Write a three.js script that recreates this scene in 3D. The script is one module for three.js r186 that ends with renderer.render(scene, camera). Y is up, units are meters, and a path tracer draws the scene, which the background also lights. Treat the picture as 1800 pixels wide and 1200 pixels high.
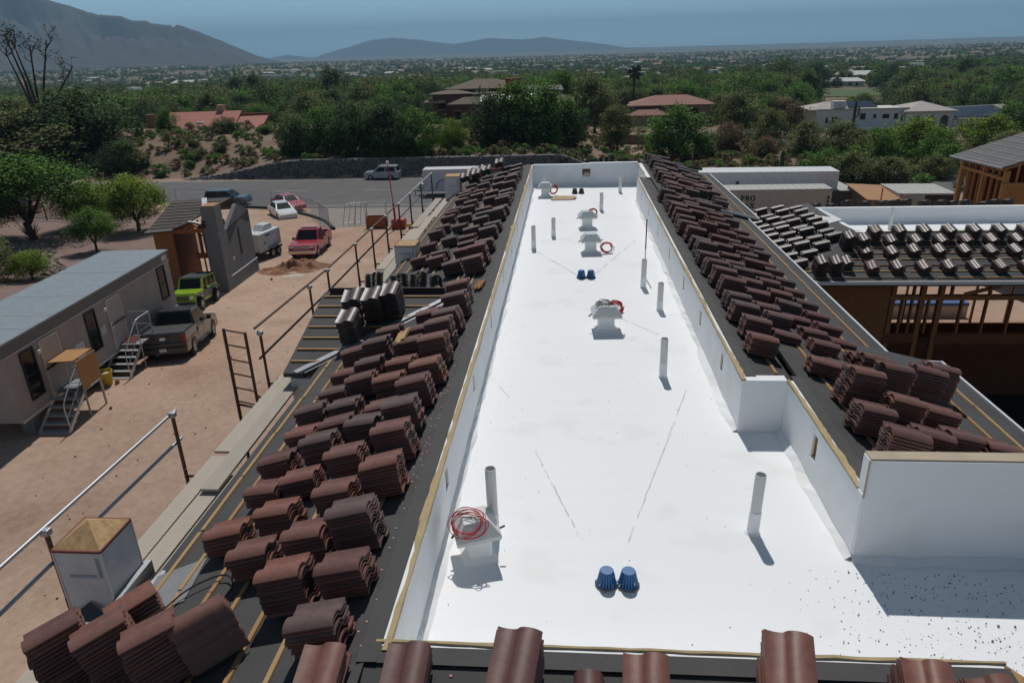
import * as THREE from 'three';
import { mergeGeometries, toCreasedNormals } from 'three/addons/utils/BufferGeometryUtils.js';
import { RoundedBoxGeometry } from 'three/addons/geometries/RoundedBoxGeometry.js';

// ---------------------------------------------------------------- camera, sky, sun, exposure
const scene = new THREE.Scene();
const camera = new THREE.PerspectiveCamera(51.28, 1.5, 0.1, 40000);   // drone above the near end of the roof
camera.position.set(0, 11, 0);
camera.up.set(-0.00257, 0.92399, -0.38242);
camera.lookAt(-0.07868, 11 - 0.38142, -0.92105);
scene.add(camera);

const SUN = new THREE.Vector3(-0.04, Math.sin(57 * Math.PI / 180), -Math.cos(57 * Math.PI / 180)).normalize();
const ss01 = t => t * t * (3 - 2 * t);
function skyTexture() {
  const w = 512, h = 256, d = new Float32Array(w * h * 4), v = new THREE.Vector3();
  for (let j = 0; j < h; j++) for (let i = 0; i < w; i++) {
    const th = (j + 0.5) / h * Math.PI - Math.PI / 2, ph = ((i + 0.5) / w - 0.5) * 2 * Math.PI;
    v.set(Math.cos(th) * Math.cos(ph), Math.sin(th), Math.cos(th) * Math.sin(ph));
    const e = Math.max(0, v.y), k = Math.pow(1 - e, 3), n = Math.pow(1 - e, 10), g = Math.pow(Math.max(0, v.dot(SUN)), 6);
    const dim = 0.42 + 0.58 * ss01((v.x * SUN.x + v.z * SUN.z) / Math.hypot(SUN.x, SUN.z) * 0.5 + 0.5);   // clear sky: darker away from the sun
    const c = [0.066 + 0.14 * k * dim + 0.60 * n * dim, 0.098 + 0.25 * k * dim + 0.98 * n * dim, 0.150 + 0.30 * k * dim + 1.20 * n * dim];
    for (let q = 0; q < 3; q++) d[(j * w + i) * 4 + q] = c[q] * (1 + 0.3 * g);
    d[(j * w + i) * 4 + 3] = 1;
  }
  const t = new THREE.DataTexture(d, w, h, THREE.RGBAFormat, THREE.FloatType);
  t.mapping = THREE.EquirectangularReflectionMapping; t.magFilter = t.minFilter = THREE.LinearFilter; t.needsUpdate = true;
  return t;
}
scene.background = skyTexture();
scene.environment = scene.background;
const sun = new THREE.DirectionalLight(new THREE.Color(1, 0.97, 0.925), 3.1);
sun.position.copy(SUN).multiplyScalar(120); sun.castShadow = true; sun.shadow.mapSize.set(4096, 4096);
Object.assign(sun.shadow.camera, { left: -70, right: 70, top: 70, bottom: -70, near: 1, far: 400 });
scene.add(sun, sun.target); sun.target.position.set(0, 0, -30); sun.position.add(sun.target.position);
scene.fog = new THREE.FogExp2(new THREE.Color(0.46, 0.75, 1.0), 0.00014);
const EXPOSURE = 0.94;

// ---------------------------------------------------------------- helpers
let seed = 7;
const rnd = () => { seed = (seed + 0x6D2B79F5) | 0; let t = Math.imul(seed ^ (seed >>> 15), 1 | seed); t = (t + Math.imul(t ^ (t >>> 7), 61 | t)) ^ t; return ((t ^ (t >>> 14)) >>> 0) / 4294967296; };
const rr = (a, b) => a + (b - a) * rnd(), pick = a => a[Math.floor(rnd() * a.length)];
const V = (x, y, z) => new THREE.Vector3(x, y, z);
const clamp = (x, a = 0, b = 1) => Math.min(b, Math.max(a, x)), lerp = (a, b, t) => a + (b - a) * t;
const ss = (a, b, x) => { const t = clamp((x - a) / (b - a)); return t * t * (3 - 2 * t); };
const hsh = (x, y, s) => { let n = Math.imul(x, 374761393) + Math.imul(y, 668265263) + Math.imul(s, 2147483647 / 3 | 0); n = Math.imul(n ^ (n >>> 13), 1274126177); return ((n ^ (n >>> 16)) >>> 0) / 4294967296; };
function pnoise(x, y, p, s) {   // value noise that repeats every p cells (p = 0: never)
  const xi = Math.floor(x), yi = Math.floor(y), fx = x - xi, fy = y - yi, u = fx * fx * (3 - 2 * fx), v = fy * fy * (3 - 2 * fy);
  const w = a => p ? ((a % p) + p) % p : a;
  return lerp(lerp(hsh(w(xi), w(yi), s), hsh(w(xi + 1), w(yi), s), u), lerp(hsh(w(xi), w(yi + 1), s), hsh(w(xi + 1), w(yi + 1), s), u), v);
}
function fbm(x, y, p, s, o = 4) { let a = 0, k = 0.5, t = 0; for (let i = 0; i < o; i++) { a += k * pnoise(x, y, p, s + i * 17); t += k; k *= 0.5; x *= 2; y *= 2; p *= 2; } return a / t; }
const enc = c => { c = clamp(c); return Math.round(255 * (c <= 0.0031308 ? 12.92 * c : 1.055 * Math.pow(c, 1 / 2.4) - 0.055)); };
function tex(n, metres, f, srgb = true) {   // f(u, v) -> [r, g, b] linear; metres = size of one repeat
  const d = new Uint8Array(n * n * 4);
  for (let j = 0; j < n; j++) for (let i = 0; i < n; i++) { const c = f(i / n, j / n), o = (j * n + i) * 4; for (let q = 0; q < 3; q++) d[o + q] = srgb ? enc(c[q]) : Math.round(255 * clamp(c[q])); d[o + 3] = 255; }
  const t = new THREE.DataTexture(d, n, n); t.wrapS = t.wrapT = THREE.RepeatWrapping; t.magFilter = THREE.LinearFilter; t.minFilter = THREE.LinearMipmapLinearFilter; t.generateMipmaps = true;
  if (srgb) t.colorSpace = THREE.SRGBColorSpace; t.repeat.set(1 / metres, 1 / metres); t.needsUpdate = true; return t;
}
const g3 = v => [v, v, v];
const T = {
  grain: tex(256, 1.5, (u, v) => g3(0.72 + 0.28 * fbm(u * 12, v * 12, 12, 3, 5))),
  speck: tex(256, 0.35, (u, v) => { const a = fbm(u * 10, v * 10, 10, 9, 4), b = pnoise(u * 64, v * 64, 64, 5); return g3(0.62 + 0.38 * a - (b > 0.9 ? 0.22 : 0)); }),
  dirt: tex(1024, 9, (u, v) => { const a = fbm(u * 5, v * 5, 5, 21, 6), b = pnoise(u * 190, v * 190, 190, 22), c = fbm(u * 60, v * 60, 60, 27, 3), st = fbm(u * 3, v * 22, 1, 31, 4); const k = 0.66 + 0.34 * a + (c - 0.5) * 0.3 + (st - 0.5) * 0.16 - (b > 0.93 ? 0.22 : 0); return [k, k * (0.96 + 0.06 * a), k * (0.9 + 0.14 * a)]; }),
  gravel: tex(512, 3, (u, v) => { const b = pnoise(u * 90, v * 90, 90, 41), a = fbm(u * 6, v * 6, 6, 43, 4), c = pnoise(u * 45, v * 45, 45, 44); return [0.5 + 0.35 * b + 0.2 * a, 0.48 + 0.33 * b + 0.2 * a, 0.46 + 0.33 * c + 0.2 * a]; }),
  asphalt: tex(512, 8, (u, v) => { const a = fbm(u * 4, v * 4, 4, 51, 5), b = pnoise(u * 200, v * 200, 200, 52), s = fbm(u * 2, v * 30, 2, 55, 3); return g3(0.6 + 0.3 * a + 0.15 * b + 0.12 * (s - 0.5)); }),
  membrane: tex(1024, 5, (u, v) => { const a = fbm(u * 4, v * 4, 4, 61, 5), s = fbm(u * 3, v * 40, 3, 63, 4), b = pnoise(u * 120, v * 120, 120, 66), d = fbm(u * 9, v * 9, 9, 68, 3); let k = 0.955 + 0.04 * a + 0.03 * (s - 0.5); const st = ss(0.66, 0.8, d) * 0.05; k -= st + (b > 0.985 ? 0.12 : 0); return [k, k * 0.998, k * (0.99 - st * 0.6)]; }),
  felt: tex(512, 2, (u, v) => { const a = fbm(u * 5, v * 5, 5, 71, 5), b = pnoise(u * 150, v * 150, 150, 72), sp = pnoise(u * 70, v * 70, 70, 75); return g3(0.6 + 0.35 * a + 0.14 * (b - 0.5) + (sp > 0.965 ? 0.5 : 0)); }),
  osb: tex(512, 1.2, (u, v) => { let k = 0, t = 0; for (let q = 0; q < 3; q++) { const an = q * 1.1 + 0.3, x = u * Math.cos(an) - v * Math.sin(an), y = u * Math.sin(an) + v * Math.cos(an); k += pnoise(x * 14, y * 60, 0, 81 + q); t++; } k /= t; const c = 0.62 + 0.55 * (k - 0.3); return [c, c * 0.95, c * 0.86]; }),
  wood: tex(256, 0.6, (u, v) => { const a = fbm(u * 4, v * 40, 4, 91, 4), b = fbm(u * 3, v * 3, 3, 93, 3); const k = 0.62 + 0.3 * a + 0.16 * b; return [k, k * 0.97, k * 0.9]; }),
  stucco: tex(512, 2.5, (u, v) => { const a = fbm(u * 5, v * 5, 5, 101, 5), b = pnoise(u * 110, v * 110, 110, 103); return g3(0.72 + 0.24 * a + 0.08 * b); }),
  scrub: tex(1024, 160, (u, v) => { const a = fbm(u * 8, v * 8, 8, 111, 6), b = fbm(u * 40, v * 40, 40, 113, 3); const g = ss(0.42, 0.62, b * 0.6 + a * 0.4); const k = 0.7 + 0.5 * a; return [lerp(0.95, 0.30, g) * k, lerp(0.80, 0.42, g) * k, lerp(0.62, 0.22, g) * k]; }),
  rock: tex(512, 600, (u, v) => { const a = fbm(u * 9, v * 9, 9, 121, 6), b = fbm(u * 40, v * 40, 40, 123, 3); const k = 0.55 + 0.5 * a + 0.2 * (b - 0.5); return [k, k * 0.94, k * 0.88]; }),
};
const mats = {};
function M(key, r, g, b, rough = 0.85, o = {}) {
  if (mats[key]) return mats[key];
  const { phys, ...rest } = o, m = new (phys ? THREE.MeshPhysicalMaterial : THREE.MeshStandardMaterial)({ color: new THREE.Color().setRGB(r, g, b), roughness: rough, ...rest });
  m.name = key; return (mats[key] = m);
}
// geometry: keep position, normal, uv; uv in metres from the face direction
function prep(g, keepUV) {
  let q = g.index ? g.toNonIndexed() : g;
  if (!q.attributes.normal) q.computeVertexNormals();
  for (const k of Object.keys(q.attributes)) if (!['position', 'normal', 'uv', 'color'].includes(k)) q.deleteAttribute(k);
  if (!keepUV || !q.attributes.uv) {
    const p = q.attributes.position, uv = new Float32Array(p.count * 2), a = V(), b = V(), c = V();
    for (let i = 0; i < p.count; i += 3) {
      a.fromBufferAttribute(p, i); b.fromBufferAttribute(p, i + 1); c.fromBufferAttribute(p, i + 2);
      const n = b.clone().sub(a).cross(c.clone().sub(a)), ax = Math.abs(n.x), ay = Math.abs(n.y), az = Math.abs(n.z);
      [a, b, c].forEach((w, k) => { const o = (i + k) * 2; if (ay >= ax && ay >= az) { uv[o] = w.x; uv[o + 1] = w.z; } else if (ax >= az) { uv[o] = w.z; uv[o + 1] = w.y; } else { uv[o] = w.x; uv[o + 1] = w.y; } });
    }
    q.setAttribute('uv', new THREE.BufferAttribute(uv, 2));
  }
  return q;
}
const names = {};
function numbered(n) { if (!(n in names)) { names[n] = 0; return n; } return n + '_' + String(++names[n]).padStart(3, '0'); }
function shade(m) { m.castShadow = m.receiveShadow = true; return m; }
function obj(name, geos, mat, parent = scene, keepUV = false) {
  const list = (Array.isArray(geos) ? geos : [geos]).map(g => prep(g, keepUV));
  const g = list.length > 1 ? mergeGeometries(list) : list[0];
  const m = shade(new THREE.Mesh(g, mat)); m.name = parent === scene ? numbered(name) : name; parent.add(m); return m;
}
function tag(o, label, category, group) { o.userData.label = label; o.userData.category = category; if (group) o.userData.group = group; return o; }
function thing(name, label, category, p = [0, 0, 0], turn = 0, group) { const o = new THREE.Group(); o.name = numbered(name); o.position.set(...p); o.rotation.y = turn; scene.add(o); return tag(o, label, category, group); }
function struct(name, geos, mat, keepUV) { const m = obj(name, geos, mat, scene, keepUV); m.userData.kind = 'structure'; return m; }
function copy(o, label, group) { const c = o.clone(); c.name = numbered(o.name.replace(/_\d{3}$/, '')); scene.add(c); c.userData = { ...o.userData, label }; if (group) c.userData.group = group; return c; }
const box = (w, h, d, x = 0, y = 0, z = 0) => new THREE.BoxGeometry(w, h, d).translate(x, y, z);
const rbox = (w, h, d, x = 0, y = 0, z = 0, r = 0.02, s = 2) => new RoundedBoxGeometry(w, h, d, s, Math.min(r, w / 2.1, h / 2.1, d / 2.1)).translate(x, y, z);
const span = (x0, x1, y0, y1, z0, z1) => box(x1 - x0, y1 - y0, z1 - z0, (x0 + x1) / 2, (y0 + y1) / 2, (z0 + z1) / 2);
const cyl = (r0, r1, h, x = 0, y = 0, z = 0, n = 14) => new THREE.CylinderGeometry(r1, r0, h, n).translate(x, y + h / 2, z);
function bar(a, b, r, r2 = r, n = 8) { const A = V(...a), B = V(...b), d = B.clone().sub(A); return new THREE.CylinderGeometry(r2, r, d.length(), n).applyQuaternion(new THREE.Quaternion().setFromUnitVectors(V(0, 1, 0), d.clone().normalize())).translate((a[0] + b[0]) / 2, (a[1] + b[1]) / 2, (a[2] + b[2]) / 2); }
function beam(a, b, w, h, roll = V(0, 1, 0)) {   // rectangular bar from a to b; w across, h along the roll direction
  const A = V(...a), B = V(...b), z = B.clone().sub(A), L = z.length(); z.normalize(); const x = roll.clone().cross(z).normalize(), y = z.clone().cross(x);
  return new THREE.BoxGeometry(w, h, L).applyMatrix4(new THREE.Matrix4().makeBasis(x, y, z)).translate((a[0] + b[0]) / 2, (a[1] + b[1]) / 2, (a[2] + b[2]) / 2);
}
function tri(list) { const g = new THREE.BufferGeometry(); g.setAttribute('position', new THREE.Float32BufferAttribute(list.flat(), 3)); g.computeVertexNormals(); return g; }
function slab(pts, down) {   // prism: convex polygon of 3D points (counter-clockwise seen from above) with a thickness below it
  const t = [], n = pts.length, lo = pts.map(p => [p[0] + (down[0] || 0), p[1] + (down[1] ?? -down), p[2] + (down[2] || 0)]);
  for (let i = 1; i < n - 1; i++) { t.push(pts[0], pts[i], pts[i + 1]); t.push(lo[0], lo[i + 1], lo[i]); }
  for (let i = 0; i < n; i++) { const j = (i + 1) % n; t.push(pts[i], lo[i], lo[j], pts[i], lo[j], pts[j]); }
  return tri(t);
}
const dn = h => [0, -h, 0];
function hexa(c) {   // 8 corners: 0-3 bottom (counter-clockwise from above), 4-7 top
  const q = (a, b, d, e) => [c[a], c[b], c[d], c[a], c[d], c[e]];
  return tri([...q(3, 2, 1, 0), ...q(4, 5, 6, 7), ...q(0, 1, 5, 4), ...q(1, 2, 6, 5), ...q(2, 3, 7, 6), ...q(3, 0, 4, 7)]);
}
const tube = (pts, r, n = 40, k = 6, closed = false) => new THREE.TubeGeometry(new THREE.CatmullRomCurve3(pts.map(p => V(...p)), closed), n, r, k, closed);
const ORD = ['zeroth', 'first', 'second', 'third', 'fourth', 'fifth', 'sixth', 'seventh', 'eighth', 'ninth', 'tenth', 'eleventh', 'twelfth', 'thirteenth', 'fourteenth', 'fifteenth', 'sixteenth', 'seventeenth', 'eighteenth', 'nineteenth', 'twentieth'];
const ord = n => ORD[n] || (n + (n % 10 === 1 && n % 100 !== 11 ? 'st' : n % 10 === 2 && n % 100 !== 12 ? 'nd' : n % 10 === 3 && n % 100 !== 13 ? 'rd' : 'th'));

// ---------------------------------------------------------------- materials
const mMembrane = M('white_roof_coating', 0.87, 0.88, 0.895, 0.62, { map: T.membrane, bumpMap: T.grain, bumpScale: 0.004 });
const mWallCoat = M('white_wall_coating', 0.87, 0.88, 0.89, 0.7, { map: T.membrane, bumpMap: T.grain, bumpScale: 0.01 });
const mFelt = M('dark_roof_felt', 0.078, 0.075, 0.074, 0.8, { map: T.felt });
const mBatten = M('pine_batten', 0.46, 0.27, 0.12, 0.8, { map: T.wood });
const mFoam = M('tan_foam', 0.52, 0.40, 0.22, 0.9, { map: T.grain, bumpMap: T.speck, bumpScale: 0.012 });
const mOsb = M('strand_board', 0.52, 0.30, 0.115, 0.8, { map: T.osb });
const mOsbRed = M('red_brown_sheathing', 0.24, 0.075, 0.028, 0.8, { map: T.osb });
const mStud = M('timber_stud', 0.36, 0.15, 0.05, 0.8, { map: T.wood });
const mPlank = M('scaffold_plank', 0.54, 0.48, 0.42, 0.85, { map: T.wood });
const mGalv = M('galvanised_metal', 0.46, 0.47, 0.49, 0.5, { metalness: 0.75, map: T.grain });
const mRust = M('rusty_tube', 0.15, 0.085, 0.06, 0.65, { metalness: 0.3, map: T.speck });
const mDrip = M('white_metal_edge', 0.72, 0.73, 0.74, 0.4, { metalness: 0.2 });
const mPvc = M('grey_white_pvc', 0.66, 0.66, 0.64, 0.45);
const mBlack = M('black_plastic', 0.015, 0.015, 0.016, 0.6);
const mRubber = M('tyre_rubber', 0.022, 0.022, 0.023, 0.9);
const mGlass = M('dark_glass', 0.012, 0.014, 0.016, 0.12, { phys: true, specularIntensity: 0.6 });
const mChrome = M('chrome', 0.75, 0.75, 0.76, 0.18, { metalness: 1 });
const mRedWire = M('red_wire', 0.55, 0.03, 0.045, 0.5);
const mStuccoGrey = M('grey_cement_render', 0.20, 0.205, 0.21, 0.95, { map: T.stucco, bumpMap: T.grain, bumpScale: 0.01 });
const mWrap = M('white_house_wrap', 0.80, 0.81, 0.83, 0.5, { map: T.grain, bumpMap: T.speck, bumpScale: 0.004 });
const mWhite = M('white_paint', 0.76, 0.77, 0.77, 0.5, { map: T.grain });
const TILE_TONES = [[0.260, 0.108, 0.082], [0.230, 0.102, 0.079], [0.190, 0.094, 0.076], [0.160, 0.098, 0.086], [0.285, 0.116, 0.082], [0.178, 0.081, 0.067]].map((c, i) => M('clay_tile_tone_' + 'abcdef'[i], ...c, 0.48, { map: T.speck, bumpMap: T.speck, bumpScale: 0.0015 }));
const TILE_DARK = [[0.128, 0.088, 0.080], [0.142, 0.090, 0.079], [0.108, 0.080, 0.075]].map((c, i) => M('dark_tile_tone_' + 'abc'[i], ...c, 0.42, { map: T.speck, bumpMap: T.speck, bumpScale: 0.0015 }));

// ---------------------------------------------------------------- terrain
const FALL = [[0, 0], [24, 0], [27, -0.5], [36.5, -2.05], [52, -3.05], [73, -4.0], [100, -5.0], [140, -5.4], [1e6, -5.4]];
const WALLF = x => 97.2 + 0.02 * (x + 40);
function terrain(x, z) {   // the site falls away towards the road, then the land drops to the valley
  const d = Math.hypot(x, z), f = Math.max(0, -z); let i = 0; while (FALL[i + 1][0] < f) i++;
  const t = (f - FALL[i][0]) / (FALL[i + 1][0] - FALL[i][0]); let h = lerp(FALL[i][1], FALL[i + 1][1], t);
  h += -5 * ss(140, 260, d) - 5 * ss(230, 480, d) - 14 * ss(480, 1600, d) - 26 * ss(1600, 7000, d);
  if (f > 80) {
    const left = ss(10, -4, x), wallx = ss(-55, -38, x), w = WALLF(x);
    h += left * (2.3 * wallx * ss(w + 0.3, w + 1.2, f) + 3.0 * (1 - wallx) * ss(w, w + 16, f) + 1.2 * ss(w + 2, w + 22, f)) * ss(178, 132, f);
    h -= (1 - left) * 1.0 * ss(84, 105, f);
    h += ss(0.25, 0.8, x / d) * 15 * ss(480, 1400, d) + ss(0.0, -0.6, x / d) * 12 * ss(900, 2800, d);
  }
  h -= 3.2 * ss(150, 178, f) * ss(262, 228, f) * ss(42, 60, x) * ss(145, 122, x);
  const a = ss(110, 300, d); if (a > 0) h += a * (fbm(x / 90 + 40, z / 90 + 40, 0, 201, 4) - 0.5) * (3 + 14 * ss(350, 1500, d));
  const b = ss(98, 106, f) * ss(170, 130, f); if (b > 0) h += b * (fbm(x / 4 + 90, z / 4 + 90, 0, 207, 3) - 0.5) * 1.0;
  return h;
}
function groundMesh(radii, fine) {
  const ang = []; for (let a = -62; a <= 62; a += fine) ang.push(a); for (let a = 66; a < 298; a += 4) ang.push(a); ang.push(298);
  const P = [], C = [], I = [], n = ang.length;
  radii.forEach(r => ang.forEach(a => {
    const t = a * Math.PI / 180, x = Math.sin(t) * r, z = -Math.cos(t) * r, y = terrain(x, z); P.push(x, y, z);
    const u = fbm(x / 14 + 7, z / 14 + 3, 0, 301, 4), bank = ss(96, 100, -z) * ss(12, 0, x), rightish = ss(66, 82, -z) * ss(8, 18, x);
    let c = [0.47, 0.32, 0.235].map(k => k * (0.82 + 0.36 * u)); const red = ss(0.52, 0.7, fbm(x / 9 + 50, z / 9, 0, 311, 3)) * 0.55;
    c = [lerp(c[0], 0.42, red), lerp(c[1], 0.24, red), lerp(c[2], 0.155, red)];
    const k1 = Math.max(bank * 0.9, rightish); c = [lerp(c[0], 0.22, k1), lerp(c[1], 0.145, k1), lerp(c[2], 0.098, k1)]; C.push(...c);
  }));
  for (let i = 0; i < radii.length - 1; i++) for (let j = 0; j < n - 1; j++) { const a = i * n + j, b = a + 1, c = a + n, d = c + 1; I.push(a, b, c, b, d, c); }
  const g = new THREE.BufferGeometry(); g.setAttribute('position', new THREE.Float32BufferAttribute(P, 3)); g.setAttribute('color', new THREE.Float32BufferAttribute(C, 3));
  const uv = new Float32Array(P.length / 3 * 2); for (let i = 0; i < uv.length / 2; i++) { uv[2 * i] = P[3 * i]; uv[2 * i + 1] = P[3 * i + 2]; } g.setAttribute('uv', new THREE.BufferAttribute(uv, 2));
  g.setIndex(I); g.computeVertexNormals(); return g;
}
function sheet(name, geo, mat) { const m = shade(new THREE.Mesh(geo, mat)); m.name = name; m.userData.kind = 'structure'; scene.add(m); return m; }
{
  const r1 = [0.5]; for (let r = 2; r <= 190; r += r < 90 ? 2 : 1.3) r1.push(r);
  const r2 = [r1[r1.length - 1]]; while (r2[r2.length - 1] < 15600) r2.push(r2[r2.length - 1] * 1.045);
  sheet('ground', groundMesh(r1, 0.5), M('site_dirt', 1, 1, 1, 0.95, { map: T.dirt, vertexColors: true, bumpMap: T.dirt, bumpScale: 0.03 }));
  const far = groundMesh(r2, 0.5); far.deleteAttribute('color');
  sheet('desert_plain', far, M('desert_scrub', 0.24, 0.205, 0.16, 1, { map: T.scrub }));
}
const flat = (pts, y) => { const s = new THREE.Shape(pts.map(p => new THREE.Vector2(p[0], -p[1]))); return new THREE.ShapeGeometry(s).rotateX(-Math.PI / 2).translate(0, y, 0); };
const inPoly = (x, z, P) => { let c = false; for (let i = 0, j = P.length - 1; i < P.length; j = i++) if ((P[i][1] > z) !== (P[j][1] > z) && x < (P[j][0] - P[i][0]) * (z - P[i][1]) / (P[j][1] - P[i][1]) + P[i][0]) c = !c; return c; };
function drape(P, up, step = 1) {   // polygon cut at the bends of the fall, each strip laid on the ground
  const t = [], zs = P.map(p => p[1]), z0 = Math.min(...zs), z1 = Math.max(...zs), cuts = [z0, z1]; for (let z = Math.ceil(z0 / step) * step; z < z1; z += step) cuts.push(z); for (const k of FALL) if (-k[0] > z0 && -k[0] < z1) cuts.push(-k[0]); cuts.sort((a, b) => a - b);
  const xsAt = z => { const r = []; for (let i = 0, j = P.length - 1; i < P.length; j = i++) { const [xa, za] = P[i], [xb, zb] = P[j]; if ((za > z) !== (zb > z)) r.push([xa, za, xb, zb]); } return r.map(([xa, za, xb, zb]) => ({ at: q => xa + (xb - xa) * clamp((q - za) / (zb - za), -0.5, 1.5), m: xa + (xb - xa) * (z - za) / (zb - za) })).sort((a, b) => a.m - b.m); };
  const pt = (x, z) => { const f = Math.max(0, -z); let i = 0; while (FALL[i + 1][0] < f) i++; return [x, lerp(FALL[i][1], FALL[i + 1][1], (f - FALL[i][0]) / (FALL[i + 1][0] - FALL[i][0])) + up, z]; };
  for (let i = 0; i < cuts.length - 1; i++) { const a = cuts[i], b = cuts[i + 1]; if (b - a < 1e-4) continue; const xs = xsAt((a + b) / 2); for (let k = 0; k + 1 < xs.length; k += 2) { const A = pt(xs[k].at(b), b), B = pt(xs[k + 1].at(b), b), C = pt(xs[k + 1].at(a), a), D = pt(xs[k].at(a), a); t.push(A, B, C, A, C, D); } }
  return tri(t);
}
struct('gravel_bed', drape([[-95, -88], [-62, -84], [-52, -77], [-45, -72.5], [-41, -70], [-31, -58], [-26.6, -47], [-24.6, -38], [-21.6, -29.5], [-21, -12], [-95, -12]], 0.012), M('pink_gravel', 0.30, 0.205, 0.175, 0.95, { map: T.gravel, bumpMap: T.gravel, bumpScale: 0.03 }));
struct('road', drape([[-150, -97], [-150, -88], [-62, -87], [-52, -79.5], [-44, -77], [-36, -73.3], [-26, -72.6], [-5, -72.6], [14, -74], [70, -80], [70, -96], [14, -95.6]], 0.02), M('asphalt', 0.135, 0.130, 0.128, 0.92, { map: T.asphalt }));
struct('road_marking', [drape([[-70, -95.4], [-70, -95.15], [10, -94.8], [10, -95.05]], 0.027), drape([[-30, -74.2], [-30, -73.9], [6, -73.9], [6, -74.2]], 0.027)], M('worn_line_paint', 0.40, 0.39, 0.37, 0.9, { map: T.grain }));
struct('lane_marking', [0, 1, 2, 3, 4, 5, 6].map(i => drape([[-58 + i * 11, -85.4], [-58 + i * 11, -85.2], [-54 + i * 11, -85.2], [-54 + i * 11, -85.4]], 0.027)), mats.worn_line_paint);
struct('gravel_apron', drape([[-27, -72.5], [-25, -67], [-21.8, -61.5], [-14, -62.5], [-8, -66], [-4, -72.5]], 0.014), M('grey_gravel', 0.34, 0.305, 0.275, 0.95, { map: T.gravel, bumpMap: T.gravel, bumpScale: 0.03 }));
struct('courtyard', drape([[5.2, -4], [5.2, -18.2], [40, -18.2], [40, -4]], 0.012), M('black_ground', 0.018, 0.019, 0.02, 0.75, { map: T.grain }));  // courtyard ground in one even near-black colour

// mountains: one sheet per range, ridge line given as [azimuth in degrees, height over distance]
function range(name, D, depth, ridge, rough, mat) {
  const az0 = ridge[0][0], az1 = ridge[ridge.length - 1][0], N = 420, K = 36, P = [], I = [];
  for (let k = 0; k <= K; k++) for (let i = 0; i <= N; i++) {
    const a = az0 + (az1 - az0) * i / N; let q = 0; while (q < ridge.length - 2 && ridge[q + 1][0] < a) q++;
    const t = clamp((a - ridge[q][0]) / (ridge[q + 1][0] - ridge[q][0])), e = lerp(ridge[q][1], ridge[q + 1][1], t);
    const s = k / K, r = D + depth * (s - 0.72), top = 11 + e * D * 1.0, base = -58;
    const up = s < 0.72 ? s / 0.72 : 1 - (s - 0.72) / 0.28 * 0.8;
    const nx = a * D / 60 / 300, spur = Math.abs(fbm(nx * 1.7 + s * 0.9, s * 3.2 + 5, 0, 401, 5) - 0.5) * 2;
    let y = base + (top - base) * Math.pow(clamp(up), 1.25) * (s > 0.66 && s < 0.78 ? 1 : 1 - rough * spur * 1.3 * clamp(up * 3));
    y += rough * (top - base) * 0.05 * (fbm(nx * 14, s * 9, 0, 405, 3) - 0.5);
    const th = a * Math.PI / 180; P.push(Math.sin(th) * r, y, -Math.cos(th) * r);
  }
  for (let k = 0; k < K; k++) for (let i = 0; i < N; i++) { const a = k * (N + 1) + i, b = a + 1, c = a + N + 1, d = c + 1; I.push(a, b, c, b, d, c); }
  const g = new THREE.BufferGeometry(); g.setAttribute('position', new THREE.Float32BufferAttribute(P, 3)); const uv = []; for (let i = 0; i < P.length; i += 3) uv.push(P[i], P[i + 2]); g.setAttribute('uv', new THREE.Float32BufferAttribute(uv, 2)); g.setIndex(I); g.computeVertexNormals();
  return sheet(name, g, mat);
}
const mRock = M('mountain_rock', 0.07, 0.06, 0.052, 1, { map: T.rock });
range('mountain_range', 5200, 2600, [[-60, 0.10], [-45, 0.088], [-37, 0.0758], [-35.9, 0.0706], [-34.5, 0.0624], [-33.3, 0.0556], [-32.1, 0.048], [-30.8, 0.0467], [-30.2, 0.0418], [-29.3, 0.0411], [-29.1, 0.0385], [-27.9, 0.0362], [-27.75, 0.0335], [-27.5, 0.037], [-26.5, 0.0306], [-25.1, 0.0201], [-23.8, 0.0093], [-22.7, 0.0003], [-21.8, -0.0047], [-20.5, -0.010]], 0.5, mRock);
range('far_mountains', 13500, 3000, [[-23.5, -0.005], [-21.8, -0.0034], [-20.6, -0.0001], [-19.6, -0.0026], [-18.8, -0.0057], [-18.4, -0.0025], [-17.1, 0.0035], [-15.9, 0.0083], [-14.6, 0.0144], [-13, 0.0163], [-11.3, 0.0136], [-9.7, 0.0094], [-8.4, 0.0068], [-7.2, 0.0096], [-5.9, 0.013], [-4.6, 0.0111], [-3.4, 0.0098], [-2.5, 0.0107], [-1.9, 0.0125], [-0.8, 0.0092], [0.8, 0.0057], [2.5, 0.0015], [4.2, -0.0034], [5.4, -0.006], [7.5, -0.006], [9.5, -0.007], [14, -0.009], [26, -0.004], [36, -0.006]], 0.35, mRock);

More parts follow.
